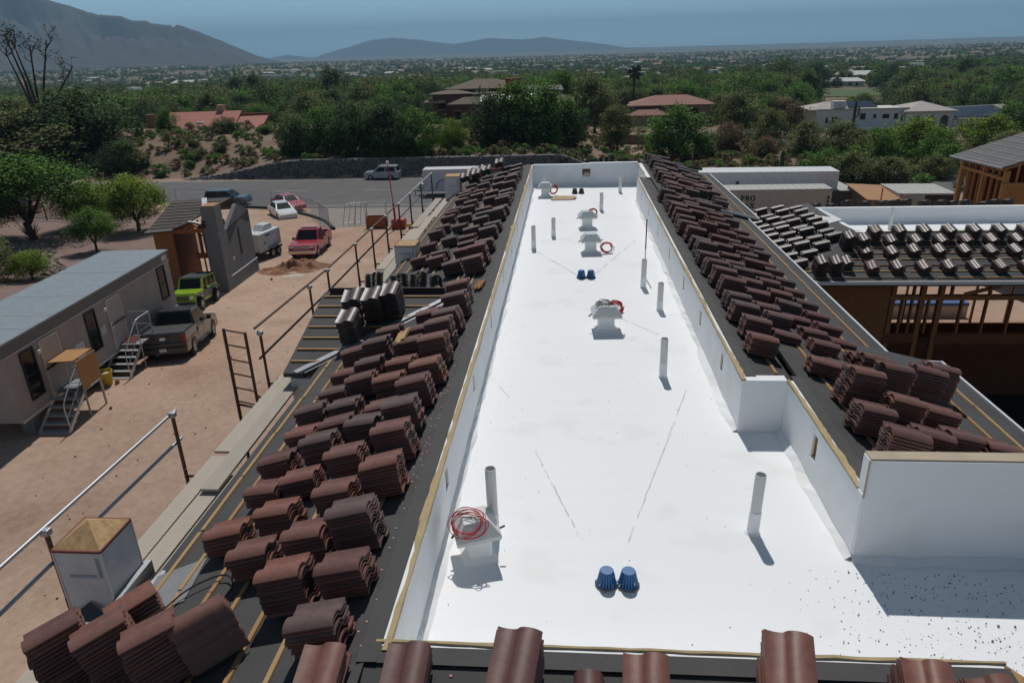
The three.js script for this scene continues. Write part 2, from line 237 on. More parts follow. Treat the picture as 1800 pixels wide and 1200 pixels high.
// ---------------------------------------------------------------- the long building under construction
const FY = 6.25, PY = 7.0, SL = 0.25, SC = 1 / Math.hypot(1, SL);
const hall = thing('roofed_building', 'long building with white flat roof between two dark tile-loaded slopes', 'building');
obj('wall', [span(-3.72, 4.75, -0.6, 6.05, -26.7, -3.3), span(4.75, 5.45, 0, 6.0, -10.3, -5.9)], mStuccoGrey, hall);
const floorPts = [[-1.29, -3.9], [3.0, -3.9], [3.05, -3.2], [9, -3.2], [9, -5.87], [2.78, -5.87], [2.78, -8.38], [2.22, -8.38], [2.22, -23.6], [2.5, -23.6], [2.5, -26.5], [-1.29, -26.5]];
obj('flat_roof', flat(floorPts, FY), mMembrane, hall);
obj('roof_deck', [span(-1.4, 2.3, 6.08, 6.22, -26.6, -3.9), span(2.3, 9, 6.08, 6.22, -5.9, -3.2), span(2.3, 2.85, 6.08, 6.22, -8.4, -5.9), span(2.3, 2.6, 6.08, 6.22, -26.6, -23.6)], mOsb, hall);
// a parapet running along z at x (inner face), solid towards sx; holes = [z, width, low, high]
function parapetZ(x, sx, z0, z1, y1, holes, w = 0.16) {
  const xs = [x, x + sx * w].sort((a, b) => a - b), g = []; let z = z0;
  [...holes].sort((a, b) => a[0] - b[0]).forEach(([hz, hw, lo, hi]) => { g.push(span(xs[0], xs[1], FY - 0.17, y1, z, hz - hw / 2), span(xs[0], xs[1], FY - 0.17, lo, hz - hw / 2, hz + hw / 2), span(xs[0], xs[1], hi, y1, hz - hw / 2, hz + hw / 2)); z = hz + hw / 2; });
  g.push(span(xs[0], xs[1], FY - 0.17, y1, z, z1)); const p = obj('parapet', g, mWallCoat, hall);
  holes.forEach(([hz, hw, lo, hi]) => { const xm = x + sx * w * 0.55, e = w * 0.8; obj('vent_frame', [box(e, hi - lo, 0.02, xm, (lo + hi) / 2, hz - hw / 2 + 0.012), box(e, 0.02, hw - 0.05, xm, lo + 0.012, hz)], mOsb, p); });
  return p;
}
const lv = [-6.4, -8.75, -11.1, -13.6, -15.8, -17.8, -19.75, -21.7, -23.7];
parapetZ(-1.29, -1, -26.66, -3.9, PY, lv.map(z => [z, 0.15, 6.64, 6.88]));
parapetZ(2.22, 1, -23.6, -8.38, PY, [-9.6, -11.4, -13.3, -15.4, -17.6, -19.8, -22].map(z => [z, 0.15, 6.58, 6.84]));
parapetZ(2.5, 1, -26.66, -23.6, PY, []);
parapetZ(2.78, 1, -8.38, -5.9, PY, [[-7.2, 0.15, 6.58, 6.88]]);
obj('parapet', [span(2.38, 2.78, FY - 0.17, PY - 0.002, -8.54, -8.382)], mWallCoat, hall);
obj('parapet', [span(2.79, 9, FY - 0.17, 7.38, -6.02, -5.87)], mWallCoat, hall);
{ const x0 = 0.5, x1 = 0.8, lo = 6.57, hi = 6.85, z0 = -26.66, z1 = -26.5; const p = obj('parapet', [span(-1.288, x0, FY - 0.17, PY + 0.02, z0, z1), span(x1, 2.498, FY - 0.17, PY + 0.06, z0, z1), span(x0, x1, FY - 0.17, lo, z0, z1), span(x0, x1, hi, PY + 0.04, z0, z1)], mWallCoat, hall); obj('louvre', [box(0.3, 0.02, 0.05, 0.65, 6.68, -26.57), box(0.3, 0.02, 0.05, 0.65, 6.76, -26.57)], mBlack, p); }
obj('parapet', [span(-1.45, 2.98, FY - 0.17, PY - 0.003, -3.898, -3.78)], mWallCoat, hall);
// rough coved edge where the coating runs from roof to wall
function cove(ax, fixed, sgn, a0, a1, h = 0.06) {
  const n = Math.max(4, Math.round(Math.abs(a1 - a0) / 0.18)), t = []; let pts = [];
  for (let i = 0; i <= n; i++) { const a = lerp(a0, a1, i / n), w = 0.03 + 0.07 * pnoise(i * 0.45, fixed * 10, 0, 77) + 0.02 * rnd(), k = h * (0.6 + 0.8 * rnd()); pts.push([a, w, k]); }
  for (let i = 0; i < n; i++) { const [a, w, k] = pts[i], [b, w2, k2] = pts[i + 1]; const P = (q, o, y) => ax === 'z' ? [fixed + sgn * o, FY + y, q] : [q, FY + y, fixed + sgn * o];
    t.push(P(a, w, 0.002), P(b, w2, 0.002), P(b, 0.002, k2), P(a, w, 0.002), P(b, 0.002, k2), P(a, 0.002, k)); }
  const g = tri(t); return g;
}
for (const g of [cove('z', -1.29, 1, -26.5, -3.9), cove('z', 2.22, -1, -23.6, -8.38), cove('z', 2.78, -1, -8.38, -5.87), cove('x', -26.5, 1, -1.29, 2.5), cove('x', -5.87, 1, 2.78, 9)]) obj('coating_cove', g, M('white_coating_edge', 0.86, 0.865, 0.87, 0.62, { map: T.membrane, side: THREE.DoubleSide }), hall);
// trimmed foam along the parapet heads
function foam(ax, fixed, sgn, a0, a1, y, wmin, wmax) {
  const n = Math.round(Math.abs(a1 - a0) / 0.14), t = []; let prev = null;
  for (let i = 0; i <= n; i++) {
    const a = lerp(a0, a1, i / n), u = pnoise(i * 0.16, fixed * 7 + 3, 0, 88), w = lerp(wmin, wmax, u * u) * (0.7 + 0.6 * rnd()), d = 0.008 + 0.03 * Math.pow(pnoise(i * 0.3, fixed, 0, 89), 2) + 0.008 * rnd(), hgt = 0.006 + 0.012 * rnd();
    const P = (o, yy) => ax === 'z' ? [fixed + sgn * o, y + yy, a] : [a, y + yy, fixed + sgn * o], cur = [P(-0.006, -d), P(-0.006, hgt), P(w, hgt * 0.8), P(w + 0.004, 0)];
    if (prev) for (let q = 0; q < 3; q++) t.push(prev[q], cur[q], cur[q + 1], prev[q], cur[q + 1], prev[q + 1]); prev = cur;
  }
  return tri(t);
}
obj('felt_lap', [slab([[-1.5, 7.004, -26.6], [-1.5, 7.004, -3.7], [-1.352, 7.012, -3.7], [-1.352, 7.012, -26.6]], dn(0.006)), slab([[2.285, 7.012, -23.6], [2.285, 7.012, -8.5], [2.42, 7.004, -8.5], [2.42, 7.004, -23.6]], dn(0.006)), slab([[2.85, 7.012, -8.5], [2.85, 7.012, -6.03], [2.98, 7.004, -6.03], [2.98, 7.004, -8.5]], dn(0.006)), slab([[-1.4, 7.01, -3.85], [-1.4, 7.004, -3.7], [3.0, 7.004, -3.7], [3.0, 7.01, -3.85]], dn(0.006))], mFelt, hall);
obj('foam_edge', foam('z', -1.29, -1, -26.5, -3.8, PY + 0.006, 0.022, 0.085), Object.assign(mFoam, { side: THREE.DoubleSide }), hall);
obj('foam_edge', [foam('z', 2.22, 1, -23.6, -8.38, PY + 0.006, 0.02, 0.08), foam('z', 2.78, 1, -8.38, -6.0, PY + 0.006, 0.02, 0.09), foam('z', 2.5, 1, -26.5, -23.6, PY, 0.02, 0.07)], mFoam, hall);
obj('foam_edge', foam('x', -3.9, 1, -1.4, 3, PY + 0.004, 0.008, 0.03), mFoam, hall);
obj('wall_cap', [span(2.8, 9, 7.382, 7.396, -6.03, -5.885), beam([2.785, 6.98, -5.865], [2.785, 7.39, -5.865], 0.014, 0.014, V(1, 0, 0))], M('pale_cap_board', 0.55, 0.46, 0.36, 0.85, { map: T.wood }), hall);

// the slopes: felt sheets with their battens
const leftY = x => PY + SL * (x + 1.45), rightY = (x, r = 2.38) => PY - SL * (x - r);
function slope(name, pts, th = 0.09) { return obj(name, slab(pts, dn(th)), mFelt, hall); }
const lp = (x, z) => [x, leftY(x), z], rp = (x, z, r) => [x, rightY(x, r), z];
const leftSlope = slope('roof_slope', [lp(-3.97, -26.9), lp(-3.97, -2.6), lp(-1.44, -2.6), lp(-1.44, -26.9)]);
const rightB = slope('roof_slope', [rp(2.375, -23.6), rp(2.375, -8.54), rp(5.05, -8.54), rp(5.05, -23.6)]);
const rightA = slope('roof_slope', [rp(2.935, -10.5, 2.94), rp(2.935, -6.02, 2.94), rp(5.75, -6.02, 2.94), rp(5.75, -10.5, 2.94)], 0.06);
const rightC = slope('roof_slope', [rp(2.655, -27.9, 2.66), rp(2.655, -20.3, 2.66), rp(5.35, -20.3, 2.66), rp(5.35, -27.9, 2.66)], 0.06);
const frontY = z => PY - SL * (z + 3.78);
const frontSlope = slope('roof_slope', [[-1.9, frontY(-3.78), -3.78], [-1.9, frontY(-1.2), -1.2], [5.4, frontY(-1.2), -1.2], [2.98, frontY(-3.78), -3.78]]);
obj('strand_board_strip', slab([[2.985, 7.005, -3.9], [2.985, 7.0, -3.76], [5.45, 6.36, -1.2], [5.6, 6.36, -1.25]], dn(0.08)), mOsb, hall);
obj('far_slope', slab([[-3.97, 6.4, -29.2], [-1.3, 7.0, -26.66], [2.6, 7.04, -26.66], [5.35, 6.35, -29.4]], dn(0.09)), mFelt, hall);
// cross gable on the left with valley flashing
const crossY = z => 6.31 + SL * (-9.9 - z), crossP = (x, z) => [x, crossY(z), z];
const crossSlope = slope('cross_gable', [crossP(-4.52, -12.25), crossP(-4.52, -9.95), crossP(-4.2, -9.95), crossP(-1.9, -12.25)], 0.07);
slope('cross_gable', [[-4.52, 6.55, -13.6], [-4.52, crossY(-12.25) + 0.002, -12.252], [-1.9, crossY(-12.25) + 0.002, -12.252], [-3.1, 6.55, -13.6]], 0.07);
obj('gable_wall', tri([[-4.4, 6.2, -9.98], [-4.4, 5.4, -9.98], [-4.4, 5.4, -13.5], [-4.4, 6.2, -9.98], [-4.4, 5.4, -13.5], [-4.4, 6.5, -13.5], [-4.4, 6.2, -9.98], [-4.4, 6.5, -13.5], [-4.4, 6.8, -12.25]]), mWrap, hall);
obj('gable_end_wall', span(-4.42, -3.9, 5.4, 6.22, -10.02, -9.97), mWrap, hall);
obj('ridge_board', beam([-4.4, 6.93, -12.25], [-1.75, 6.93, -12.25], 0.035, 0.12), mBlack, hall);
obj('valley_flashing', [[-0.07, 0.012], [0.07, 0.012]].map(([o, e]) => beam([-4.26 + o, 6.325 + e, -9.9 - Math.abs(o)], [-1.95 + o, 6.895 + e, -12.22], 0.11, 0.008)).concat(beam([-4.26, 6.35, -9.9], [-1.95, 6.92, -12.2], 0.03, 0.03)), mGalv, hall);
obj('drip_edge', [beam([5.06, 6.335, -8.6], [5.06, 6.335, -20.3], 0.035, 0.09), beam([5.76, 6.3, -6.0], [5.76, 6.3, -10.5], 0.035, 0.09), beam([5.36, 6.33, -20.28], [5.36, 6.33, -27.9], 0.035, 0.09), beam([2.66, 7.02, -20.29], [5.36, 6.345, -20.29], 0.03, 0.05), beam([5.0, 6.36, -10.52], [5.76, 6.3, -10.52], 0.03, 0.05)], mDrip, hall);
function battens(parent, xs, yOf, z0, z1, sgn, piece = 1.25) {
  const tilt = Math.atan(SL) * sgn, cache = {};
  for (const x of xs) for (let z = z0 + rr(0, 0.4); z < z1;) {
    const L = Math.min(piece * rr(0.8, 1.25), z1 - z), key = Math.max(0.25, Math.floor(L * 4) / 4); if (z + key > z1) break;
    cache[key] ||= prep(new THREE.BoxGeometry(0.042, 0.02, key));
    const m = shade(new THREE.Mesh(cache[key], pick([mBatten, mBatten, mats.pine_batten_pale]))); m.name = 'batten'; m.position.set(x + rr(-0.006, 0.006), yOf(x) + 0.012, z + key / 2); m.rotation.set(0, rr(-0.008, 0.008), tilt); parent.add(m); z += key + rr(0.01, 0.035);
  }
}
M('pine_batten_pale', 0.52, 0.34, 0.17, 0.8, { map: T.wood });
battens(leftSlope, [-3.82, -3.54], leftY, -26.6, -2.8, 1); battens(leftSlope, [-3.18, -2.84, -2.5, -2.16, -1.83], leftY, -10, -2.8, 1); battens(leftSlope, [-3.18, -2.84, -2.5, -2.16, -1.83], leftY, -26.6, -13.8, 1, 2.6); battens(leftSlope, [-2.5, -2.16, -1.83], leftY, -13.8, -11.6, 1, 2);
battens(rightB, [4.78, 4.43], x => rightY(x), -20.2, -10.6, -1, 1.6); battens(rightB, [2.75, 3.1, 3.43, 3.76, 4.09], x => rightY(x), -20.2, -8.7, -1, 2.4);
battens(rightA, [5.45, 5.1, 4.75, 4.4, 4.05, 3.7, 3.3], x => rightY(x, 2.94), -10.3, -6.1, -1); battens(rightC, [5.05, 4.7, 4.3], x => rightY(x, 2.66), -27.6, -20.5, -1, 2.6);
for (let i = 0; i < 7; i++) { const z = -12.1 + i * 0.31, x1 = Math.min(-2.0, -4.15 + (-9.95 - z) * 1.0); const m = obj('batten', beam([-4.48, crossY(z) + 0.012, z], [x1 - 0.1, crossY(z) + 0.012, z], 0.042, 0.02), mBatten, crossSlope); }
// roofing nails with washers on the felt
{ const g = []; for (let i = 0; i < 90; i++) { const x = rr(-1.7, 2.9), z = rr(-3.72, -2.6); g.push(new THREE.CylinderGeometry(0.011, 0.011, 0.005, 8).rotateX(Math.atan(SL)).translate(x, frontY(z) + 0.004, z)); } for (let i = 0; i < 110; i++) { const x = rr(-1.62, -1.48), z = rr(-14, -3.8); g.push(new THREE.CylinderGeometry(0.01, 0.01, 0.005, 7).translate(x, leftY(x) + 0.003, z)); }
  const m = obj('roofing_nails', g, M('pink_nail_cap', 0.42, 0.22, 0.2, 0.6), hall); m.userData.kind = 'stuff'; }
// dirt lines where the coating crosses the falls to the drains
function crack(a, b, w) { const t = [], n = 26, A = V(a[0], 0, a[1]), B = V(b[0], 0, b[1]), d = B.clone().sub(A), s = V(-d.z, 0, d.x).normalize(); for (let i = 0; i < n; i++) { if (rnd() < 0.1) continue; const p = A.clone().addScaledVector(d, i / n), q = A.clone().addScaledVector(d, (i + 0.9) / n), o = rr(-0.006, 0.006), ww = w * rr(0.4, 1.2); const c = (v, k) => [v.x + s.x * (o + k), FY + 0.003, v.z + s.z * (o + k)]; t.push(c(p, ww), c(q, ww), c(q, -ww), c(p, ww), c(q, -ww), c(p, -ww)); } return tri(t); }
obj('dirt_line', [crack([-0.42, -7.85], [0.12, -6.15], 0.006), crack([1.75, -9.6], [0.62, -6.05], 0.007), crack([-0.95, -17.7], [0.28, -15.2], 0.012), crack([1.75, -18.4], [0.55, -15.3], 0.012), crack([0.9, -22.5], [1.3, -24.6], 0.01), crack([1.0, -12.6], [1.6, -11.8], 0.008), crack([-1.05, -9.7], [-0.85, -9.3], 0.006)], M('grey_dirt', 0.58, 0.56, 0.53, 0.9, { side: THREE.DoubleSide }), hall).userData.kind = 'stuff';

// ---------------------------------------------------------------- roof tiles in stacks
function tileGeo(seg, W = 0.30, L = 0.39, th = 0.015) {
  const top = []; for (let i = 0; i <= seg; i++) { let u = i / seg; const s0 = 0.3; u = u < s0 ? u / s0 * 0.44 : 0.72 - 0.28 * Math.cos(Math.PI * (u - s0) / (1 - s0)); const x = (u - 0.5) * W; const y = u < 0.44 ? 0.004 + 0.012 * Math.pow(Math.abs(2 * u / 0.44 - 1), 2) : u < 0.72 ? 0.003 + 0.056 * Math.pow(Math.max(0, 1 - Math.pow((0.72 - u) / 0.28, 2.4)), 1 / 2.4) : 0.059 - 0.031 * Math.pow((u - 0.72) / 0.28, 2.1); top.push([x, y]); }
  const t = [], h = L / 2, q = (a, b, c, d) => t.push(a, b, c, a, c, d);
  for (let i = 0; i < seg; i++) {
    const [x0, y0] = top[i], [x1, y1] = top[i + 1];
    q([x0, y0, h], [x1, y1, h], [x1, y1, -h], [x0, y0, -h]); q([x0, y0 - th, -h], [x1, y1 - th, -h], [x1, y1 - th, h], [x0, y0 - th, h]);
    q([x0, y0 - th, h], [x1, y1 - th, h], [x1, y1, h], [x0, y0, h]); q([x1, y1 - th, -h], [x0, y0 - th, -h], [x0, y0, -h], [x1, y1, -h]);
  }
  for (const i of [0, seg]) { const [x, y] = top[i]; q([x, y - th, -h], [x, y - th, h], [x, y, h], [x, y, -h]); }
  return prep(toCreasedNormals(tri(t), 0.7));
}
function barrelGeo(r = 0.10, L = 0.42, th = 0.014) {
  const t = [], n = 9, h = L / 2, q = (a, b, c, d) => t.push(a, b, c, a, c, d), p = (i, R, z) => { const a = Math.PI * i / n; return [-Math.cos(a) * R, Math.sin(a) * R * 0.9, z]; };
  for (let i = 0; i < n; i++) { q(p(i, r, h), p(i + 1, r, h), p(i + 1, r, -h), p(i, r, -h)); q(p(i, r - th, -h), p(i + 1, r - th, -h), p(i + 1, r - th, h), p(i, r - th, h)); q(p(i, r - th, h), p(i + 1, r - th, h), p(i + 1, r, h), p(i, r, h)); q(p(i + 1, r - th, -h), p(i, r - th, -h), p(i, r, -h), p(i + 1, r, -h)); }
  return prep(toCreasedNormals(tri(t), 0.7));
}
const TILE = tileGeo(14), TILE_LOW = tileGeo(8), BARREL = barrelGeo();
const PITCH = 0.036, stackCache = {};
function stackGeo(n, v) {   // a whole small stack as one mesh, seen from far
  const key = n + '/' + v; if (stackCache[key]) return stackCache[key];
  const g = []; for (let k = 0; k < n; k++) g.push(TILE_LOW.clone().rotateY(rr(-0.03, 0.03)).translate(rr(-0.008, 0.008), 0.018 + k * PITCH, rr(-0.012, 0.012)));
  return (stackCache[key] = mergeGeometries(g));
}
const basis = (X, Y) => { const Z = X.clone().cross(Y).normalize(); return new THREE.Matrix4().makeBasis(X.clone().normalize(), Y.clone().normalize(), Z); };
const NL = V(-SL, 1, 0).normalize(), NR = V(SL, 1, 0).normalize(), NF = V(0, 1, SL).normalize(), NB = V(0, 1, -SL).normalize();
const ORI = { left: basis(V(0, 0, 1), NL), right: basis(V(0, 0, 1), NR), front: basis(V(1, 0, 0), NF), back: basis(V(1, 0, 0), NB) };
const stacks = [];   // collected first, the 300 nearest become things of their own
const put = (x, y, z, ori, n, tones, label, group, turn = 0, kind = 'tile') => stacks.push({ x, y, z, ori, n, tones, label, group, turn, kind });
const COLN = ['eave', 'second', 'third', 'parapet'];
{ // left slope
  const first = [[-5.42, -6.18, -6.75, -7.37, -7.95], [-4.98, -5.56, -6.2, -6.77, -7.3], [-4.42, -5.03, -5.7, -6.32, -7.0], [-3.92, -4.5, -5.08, -5.88, -6.55]];
  first.forEach((f, c) => {
    const xs = [-3.21, -2.74, -2.23, -1.80]; let z = f[0], i = 0, k = 0;
    while (z > -26.5) {
      const x = xs[c] + rr(-0.05, 0.05) + (z < -14 ? (c - 1.5) * 0.03 : 0), inCross = z < -9.5 && z > -14.3 && x < -4.1 + (z > -12.25 ? (-9.7 - z) * 1.05 : 2.65 + (z + 12.25) * -0.9 * -1) + 0.32;
      if (!inCross && !(z < -13 && rnd() < 0.03)) { k++; const n = z < -14.2 ? Math.round([5, 5.5, 6, 7][c] + rr(-0.8, 0.8)) : Math.round([5.5, 7, 8, 10][c] + rr(-1.6, 1.8)); put(x, leftY(x) + 0.022, z, 'left', n, z > -9 ? 'red' : z > -15 ? 'mid' : 'plum', `roof tile stack, ${ord(k)} from the near end, left slope, ${COLN[c]} column`, 'tile stacks on the left slope', rr(-0.07, 0.07)); }
      i++; z = i < f.length ? f[i] : z - rr(0.57, 0.65); if (z < -14.2) { const q = Math.ceil((-14.5 - c * 0.13 - z) / 0.6); z = -14.5 - c * 0.13 - Math.max(0, q) * 0.6 + rr(-0.03, 0.03); }
    }
  });
}
{ // right slope
  const xs = [2.68, 3.16, 3.62, 4.06]; const cnt = [0, 0, 0, 0];
  xs.forEach((x0, c) => { for (let row = 0, z = 0; (z = -8.95 - row * 0.62 - (3 - c) * 0.14 + rr(-0.04, 0.04)) > -27.4; row++) { const far = z < -20.4, x = x0 + rr(-0.05, 0.05) + (far ? 0.3 : 0), r = far ? 2.66 : 2.38; if (rnd() < (far && c > 1 ? 0.2 : 0.03)) continue; cnt[c]++;
    put(x, rightY(x, r) + 0.022, z, 'right', Math.round([8, 7, 6.2, 5.6][c] + rr(-1.2, 1.2)), z > -13 ? 'mid' : 'plum', `roof tile stack, ${ord(cnt[c])} from the near end, right slope, ${['parapet', 'second', 'third', 'eave'][c]} column`, 'tile stacks on the right slope', rr(-0.09, 0.09)); } });
  [[3.3, -6.45, 12], [3.28, -7.2, 9], [3.4, -7.95, 13], [3.85, -6.4, 8], [3.8, -6.95, 8], [3.75, -7.6, 10], [3.95, -8.35, 13], [4.3, -6.5, 9], [4.25, -7.15, 7], [4.3, -7.75, 7], [4.45, -8.5, 13], [4.78, -6.6, 8], [4.72, -7.2, 6], [4.8, -8.85, 12], [3.3, -8.75, 5], [4.15, -9.3, 6], [5.2, -6.5, 8]].forEach(([x, z, n], i) => put(x, rightY(x, 2.94) + 0.022, z, 'right', n, 'mid', `${n > 11 ? 'tall' : 'short'} tile stack behind the near right wall, ${ord(i + 1)} counted from its left end`, 'tile stacks behind the near right wall', rr(-0.1, 0.1)));
}
[[-1.68, 5], [-1.1, 6], [-0.33, 13], [0.53, 6], [1.4, 14], [2.25, 8], [2.75, 3]].forEach(([x, n], i) => put(x, frontY(-3.52) + 0.02, -3.52 - 0.0, 'front', n, 'red', `red-brown tile stack at the bottom edge, ${ord(i + 1)} from the left on the front slope`, 'tile stacks on the front slope', [0.0, -0.02, -0.14, -0.08, -0.16, -0.18, 0.1][i]));
put(0.15, frontY(-3.4) + 0.02, -3.44, 'front', 3, 'red', 'rounded ridge tile stack on the front slope at the bottom edge', 'ridge tile stacks', 0, 'barrel');
[[-3.86, -3.92, 15, 0.72], [-3.42, -3.9, 14, 0.7], [-3.02, -3.8, 13, 0.68], [-3.5, -4.3, 11, 0.75]].forEach(([x, z, n, t], i) => put(x, leftY(x) + 0.04, z, 'left', n, 'red', `tall red tile stack in the bottom left corner, ${ord(i + 1)} of four`, 'tile stacks in the bottom left corner', t));
put(-2.66, leftY(-2.66) + 0.04, -3.95, 'left', 13, 'red', 'tall stack of rounded ridge tiles in the bottom left corner', 'ridge tile stacks', 0.66, 'barrel');
// cross gable
[[-3.68, -11.42, 13], [-3.34, -11.45, 14], [-3.04, -11.6, 14], [-3.6, -10.85, 13]].forEach(([x, z, n], i) => put(x, crossY(z) + 0.02, z, 'front', n, 'brown', `tall dark tile stack on the left cross gable, ${['leftmost', 'middle', 'rightmost', 'nearest'][i]} of four`, 'tile stacks on the cross gable', rr(-0.05, 0.05)));
[[-3.7, -12.7, 9], [-3.2, -12.75, 8], [-2.85, -12.7, 9]].forEach(([x, z, n], i) => put(x, 6.79, z, 'back', n, 'brown', `dark tile stack behind the cross gable ridge, ${ord(i + 1)} from the left`, 'tile stacks behind the cross gable', 0.1));
put(-2.5, 6.79, -12.75, 'back', 7, 'brown', 'dark stack of rounded ridge tiles behind the cross gable', 'ridge tile stacks', 0.3, 'barrel');
[[-3.45, -25.6], [-3.15, -25.7], [-2.85, -25.2], [-3.55, -24.8], [-3.2, -24.9], [-2.5, -26.2]].forEach(([x, z], i) => put(x, leftY(x) + 0.3, z, 'front', 6, 'brown', `silvery tile stack by the far chimney, ${ord(i + 1)} of a small cluster`, 'tile stacks by the far chimney', 0));
// wing roof (lower, to the right)
const WY = 5.2, WZ = -18.0, wingY = z => WY + SL * (WZ - z), westY = x => WY + SL * (x - 5.62);
{ let i = 0; for (let x = 7.9; x < 14.6; x += 0.64) { i++; put(x, wingY(-18.55) + 0.02, -18.55, 'front', 5, 'brown', `dark tile stack in the lowest row of the wing roof, ${ord(i)} from the left`, 'tile stacks on the wing roof', rr(-0.05, 0.05)); }
  i = 0; for (let x = 8.1; x < 15; x += 0.64) { i++; put(x - 0.1, wingY(-19.35) + 0.02, -19.35 + rr(-0.1, 0.1), 'front', 5, 'brown', `dark tile stack in the middle row of the wing roof, ${ord(i)} from the left`, 'tile stacks on the wing roof', rr(-0.06, 0.06)); }
  i = 0; for (let x = 8.5; x < 15.4; x += 0.66) { for (const [dx, dz, n] of [[0, 0, 9], [0.36, 0.28, 5]]) { i++; put(x + dx, wingY(-20.2 + dz) + 0.02, -20.2 + dz, 'front', n, 'brown', `dark tile stack in the upper row of the wing roof, ${ord(i)} from the left`, 'tile stacks on the wing roof', rr(-0.05, 0.05)); } }
  [[6.55, -18.45, 11], [6.95, -18.5, 10], [7.3, -18.75, 6], [7.65, -19.75, 11], [8.02, -19.7, 10]].forEach(([x, z, n], k) => put(x, wingY(z) + 0.02, z, 'front', n, 'brown', `tall dark tile stack at the left hip of the wing roof, ${ord(k + 1)}`, 'tile stacks at the wing hip', 0));
  [6.15, 6.62, 7.08, 7.56].forEach((x, c) => { let k = 0; for (let z = -18.9 - c * 0.5; z > -24.8; z -= rr(0.6, 0.72)) { k++; put(x + rr(-0.05, 0.05), westY(x) + 0.02, z, 'left', Math.round(rr(4, 7)), 'brown', `dark tile stack on the wing's west slope, ${ord(k)} from the front, ${ord(c + 1)} column`, 'tile stacks on the wing west slope', rr(-0.06, 0.06)); } });
  i = 0; for (let x = 8.6; x < 15; x += rr(0.34, 0.7)) { i++; put(x, 5.52, -25.42, 'back', Math.round(rr(4, 7)), 'brown', `dark tile stack behind the wing's back parapet, ${ord(i)} from the left`, 'tile stacks behind the wing parapet', 0); } }
[[-0.2, 0], [0.75, 1], [1.1, 0], [1.5, 0], [2.0, 1]].forEach(([x], i) => put(x, 6.86, -27.15, 'back', Math.round(rr(5, 8)), 'brown', `dark tile stack beyond the far end wall, ${ord(i + 1)} from the left`, 'tile stacks beyond the far end wall', 0.15));
{
  const fwd = V(-0.07868, -0.38142, -0.92105), dist = s => V(s.x, s.y - 11, s.z).dot(fwd); stacks.forEach(s => { s.d = dist(s); }); stacks.sort((a, b) => a.d - b.d);
  const tones = { red: [0, 1, 4, 5, 3], mid: [1, 2, 3, 5, 2], plum: [2, 3, 5, 3], brown: null }, rest = [];
  stacks.forEach((s, i) => {
    const list = tones[s.tones] ? tones[s.tones].map(k => TILE_TONES[k]) : [...TILE_DARK, TILE_TONES[3]], m = new THREE.Matrix4().makeTranslation(s.x, s.y, s.z).multiply(ORI[s.ori]).multiply(new THREE.Matrix4().makeRotationY(s.turn)), mat = pick(list);
    if (i >= 300) { rest.push(stackGeo(s.n, i % 3).clone().applyMatrix4(m)); return; }
    let o;
    if (s.d < 14 || s.kind === 'barrel') {
      o = new THREE.Group(); const lean = rr(-0.004, 0.004), slide = rr(-0.003, 0.003);
      for (let k = 0; k < s.n; k++) {
        const t = shade(new THREE.Mesh(s.kind === 'barrel' ? BARREL : TILE, rnd() < 0.7 ? mat : pick(list))); t.name = 'roof_tile'; const top = k === s.n - 1;
        t.position.set(rr(-0.008, 0.008) + lean * k, 0.018 + k * (s.kind === 'barrel' ? 0.03 : PITCH), rr(-0.015, 0.015) + slide * k); t.rotation.y = rr(-0.03, 0.03) + (top && rnd() < 0.15 ? rr(-0.15, 0.15) : 0); if (top && rnd() < 0.3) t.rotation.x = rr(-0.02, 0.02); o.add(t);
      }
    } else o = shade(new THREE.Mesh(stackGeo(s.n, i % 3), mat));
    o.name = numbered('tile_stack'); o.applyMatrix4(m); scene.add(o); tag(o, s.label, 'tile stack', s.group);
  });
  const g = mergeGeometries(rest), m = shade(new THREE.Mesh(g, TILE_DARK[0])); m.name = 'distant_tile_stacks'; m.userData = { label: 'mass of small dark tile stacks far along the roofs', category: 'tile stacks', kind: 'stuff' }; scene.add(m);
}

// ---------------------------------------------------------------- things on the white roof
[[-0.77, -6.08, 0.85, 'tallest grey vent pipe beside the nearest roof fan', 0.01], [1.93, -6.27, 0.71, 'grey vent pipe casting a shadow near the right front wall', -0.02], [1.46, -10.06, 0.64, 'grey vent pipe on the right in front of the roof jog', 0.01], [1.76, -13.07, 0.55, 'grey vent pipe closest to the right parapet, mid roof', 0], [1.58, -14.47, 0.61, 'grey vent pipe beside the thin red-topped rod', 0], [-0.88, -17.66, 0.59, 'grey vent pipe nearest the left parapet, mid roof', 0], [-0.4, -18.88, 0.51, 'grey vent pipe just behind the left mid-roof pipe', 0], [1.02, -22.12, 0.55, 'grey vent pipe between the second fan and the far wall', 0], [1.79, -25.05, 0.57, 'grey vent pipe in the far right roof corner', 0], [-0.88, -25.9, 0.5, 'grey vent pipe in the far left roof corner behind a fan', 0]].forEach(([x, z, h, label, lean]) => {
  const t = thing('vent_pipe', label, 'vent pipe', [x, FY, z], 0, 'vent pipes on the flat roof'); t.rotation.z = lean;
  obj('sleeve', [cyl(0.062, 0.06, h * 0.38, 0, 0, 0, 20), cyl(0.085, 0.064, 0.02, 0, 0, 0, 20)], mWallCoat, t);
  obj('pipe', [new THREE.LatheGeometry([[0.055, h * 0.38], [0.055, h - 0.004], [0.052, h], [0.046, h], [0.046, h - 0.3]].map(p => new THREE.Vector2(...p)), 22)], mPvc, t);
});
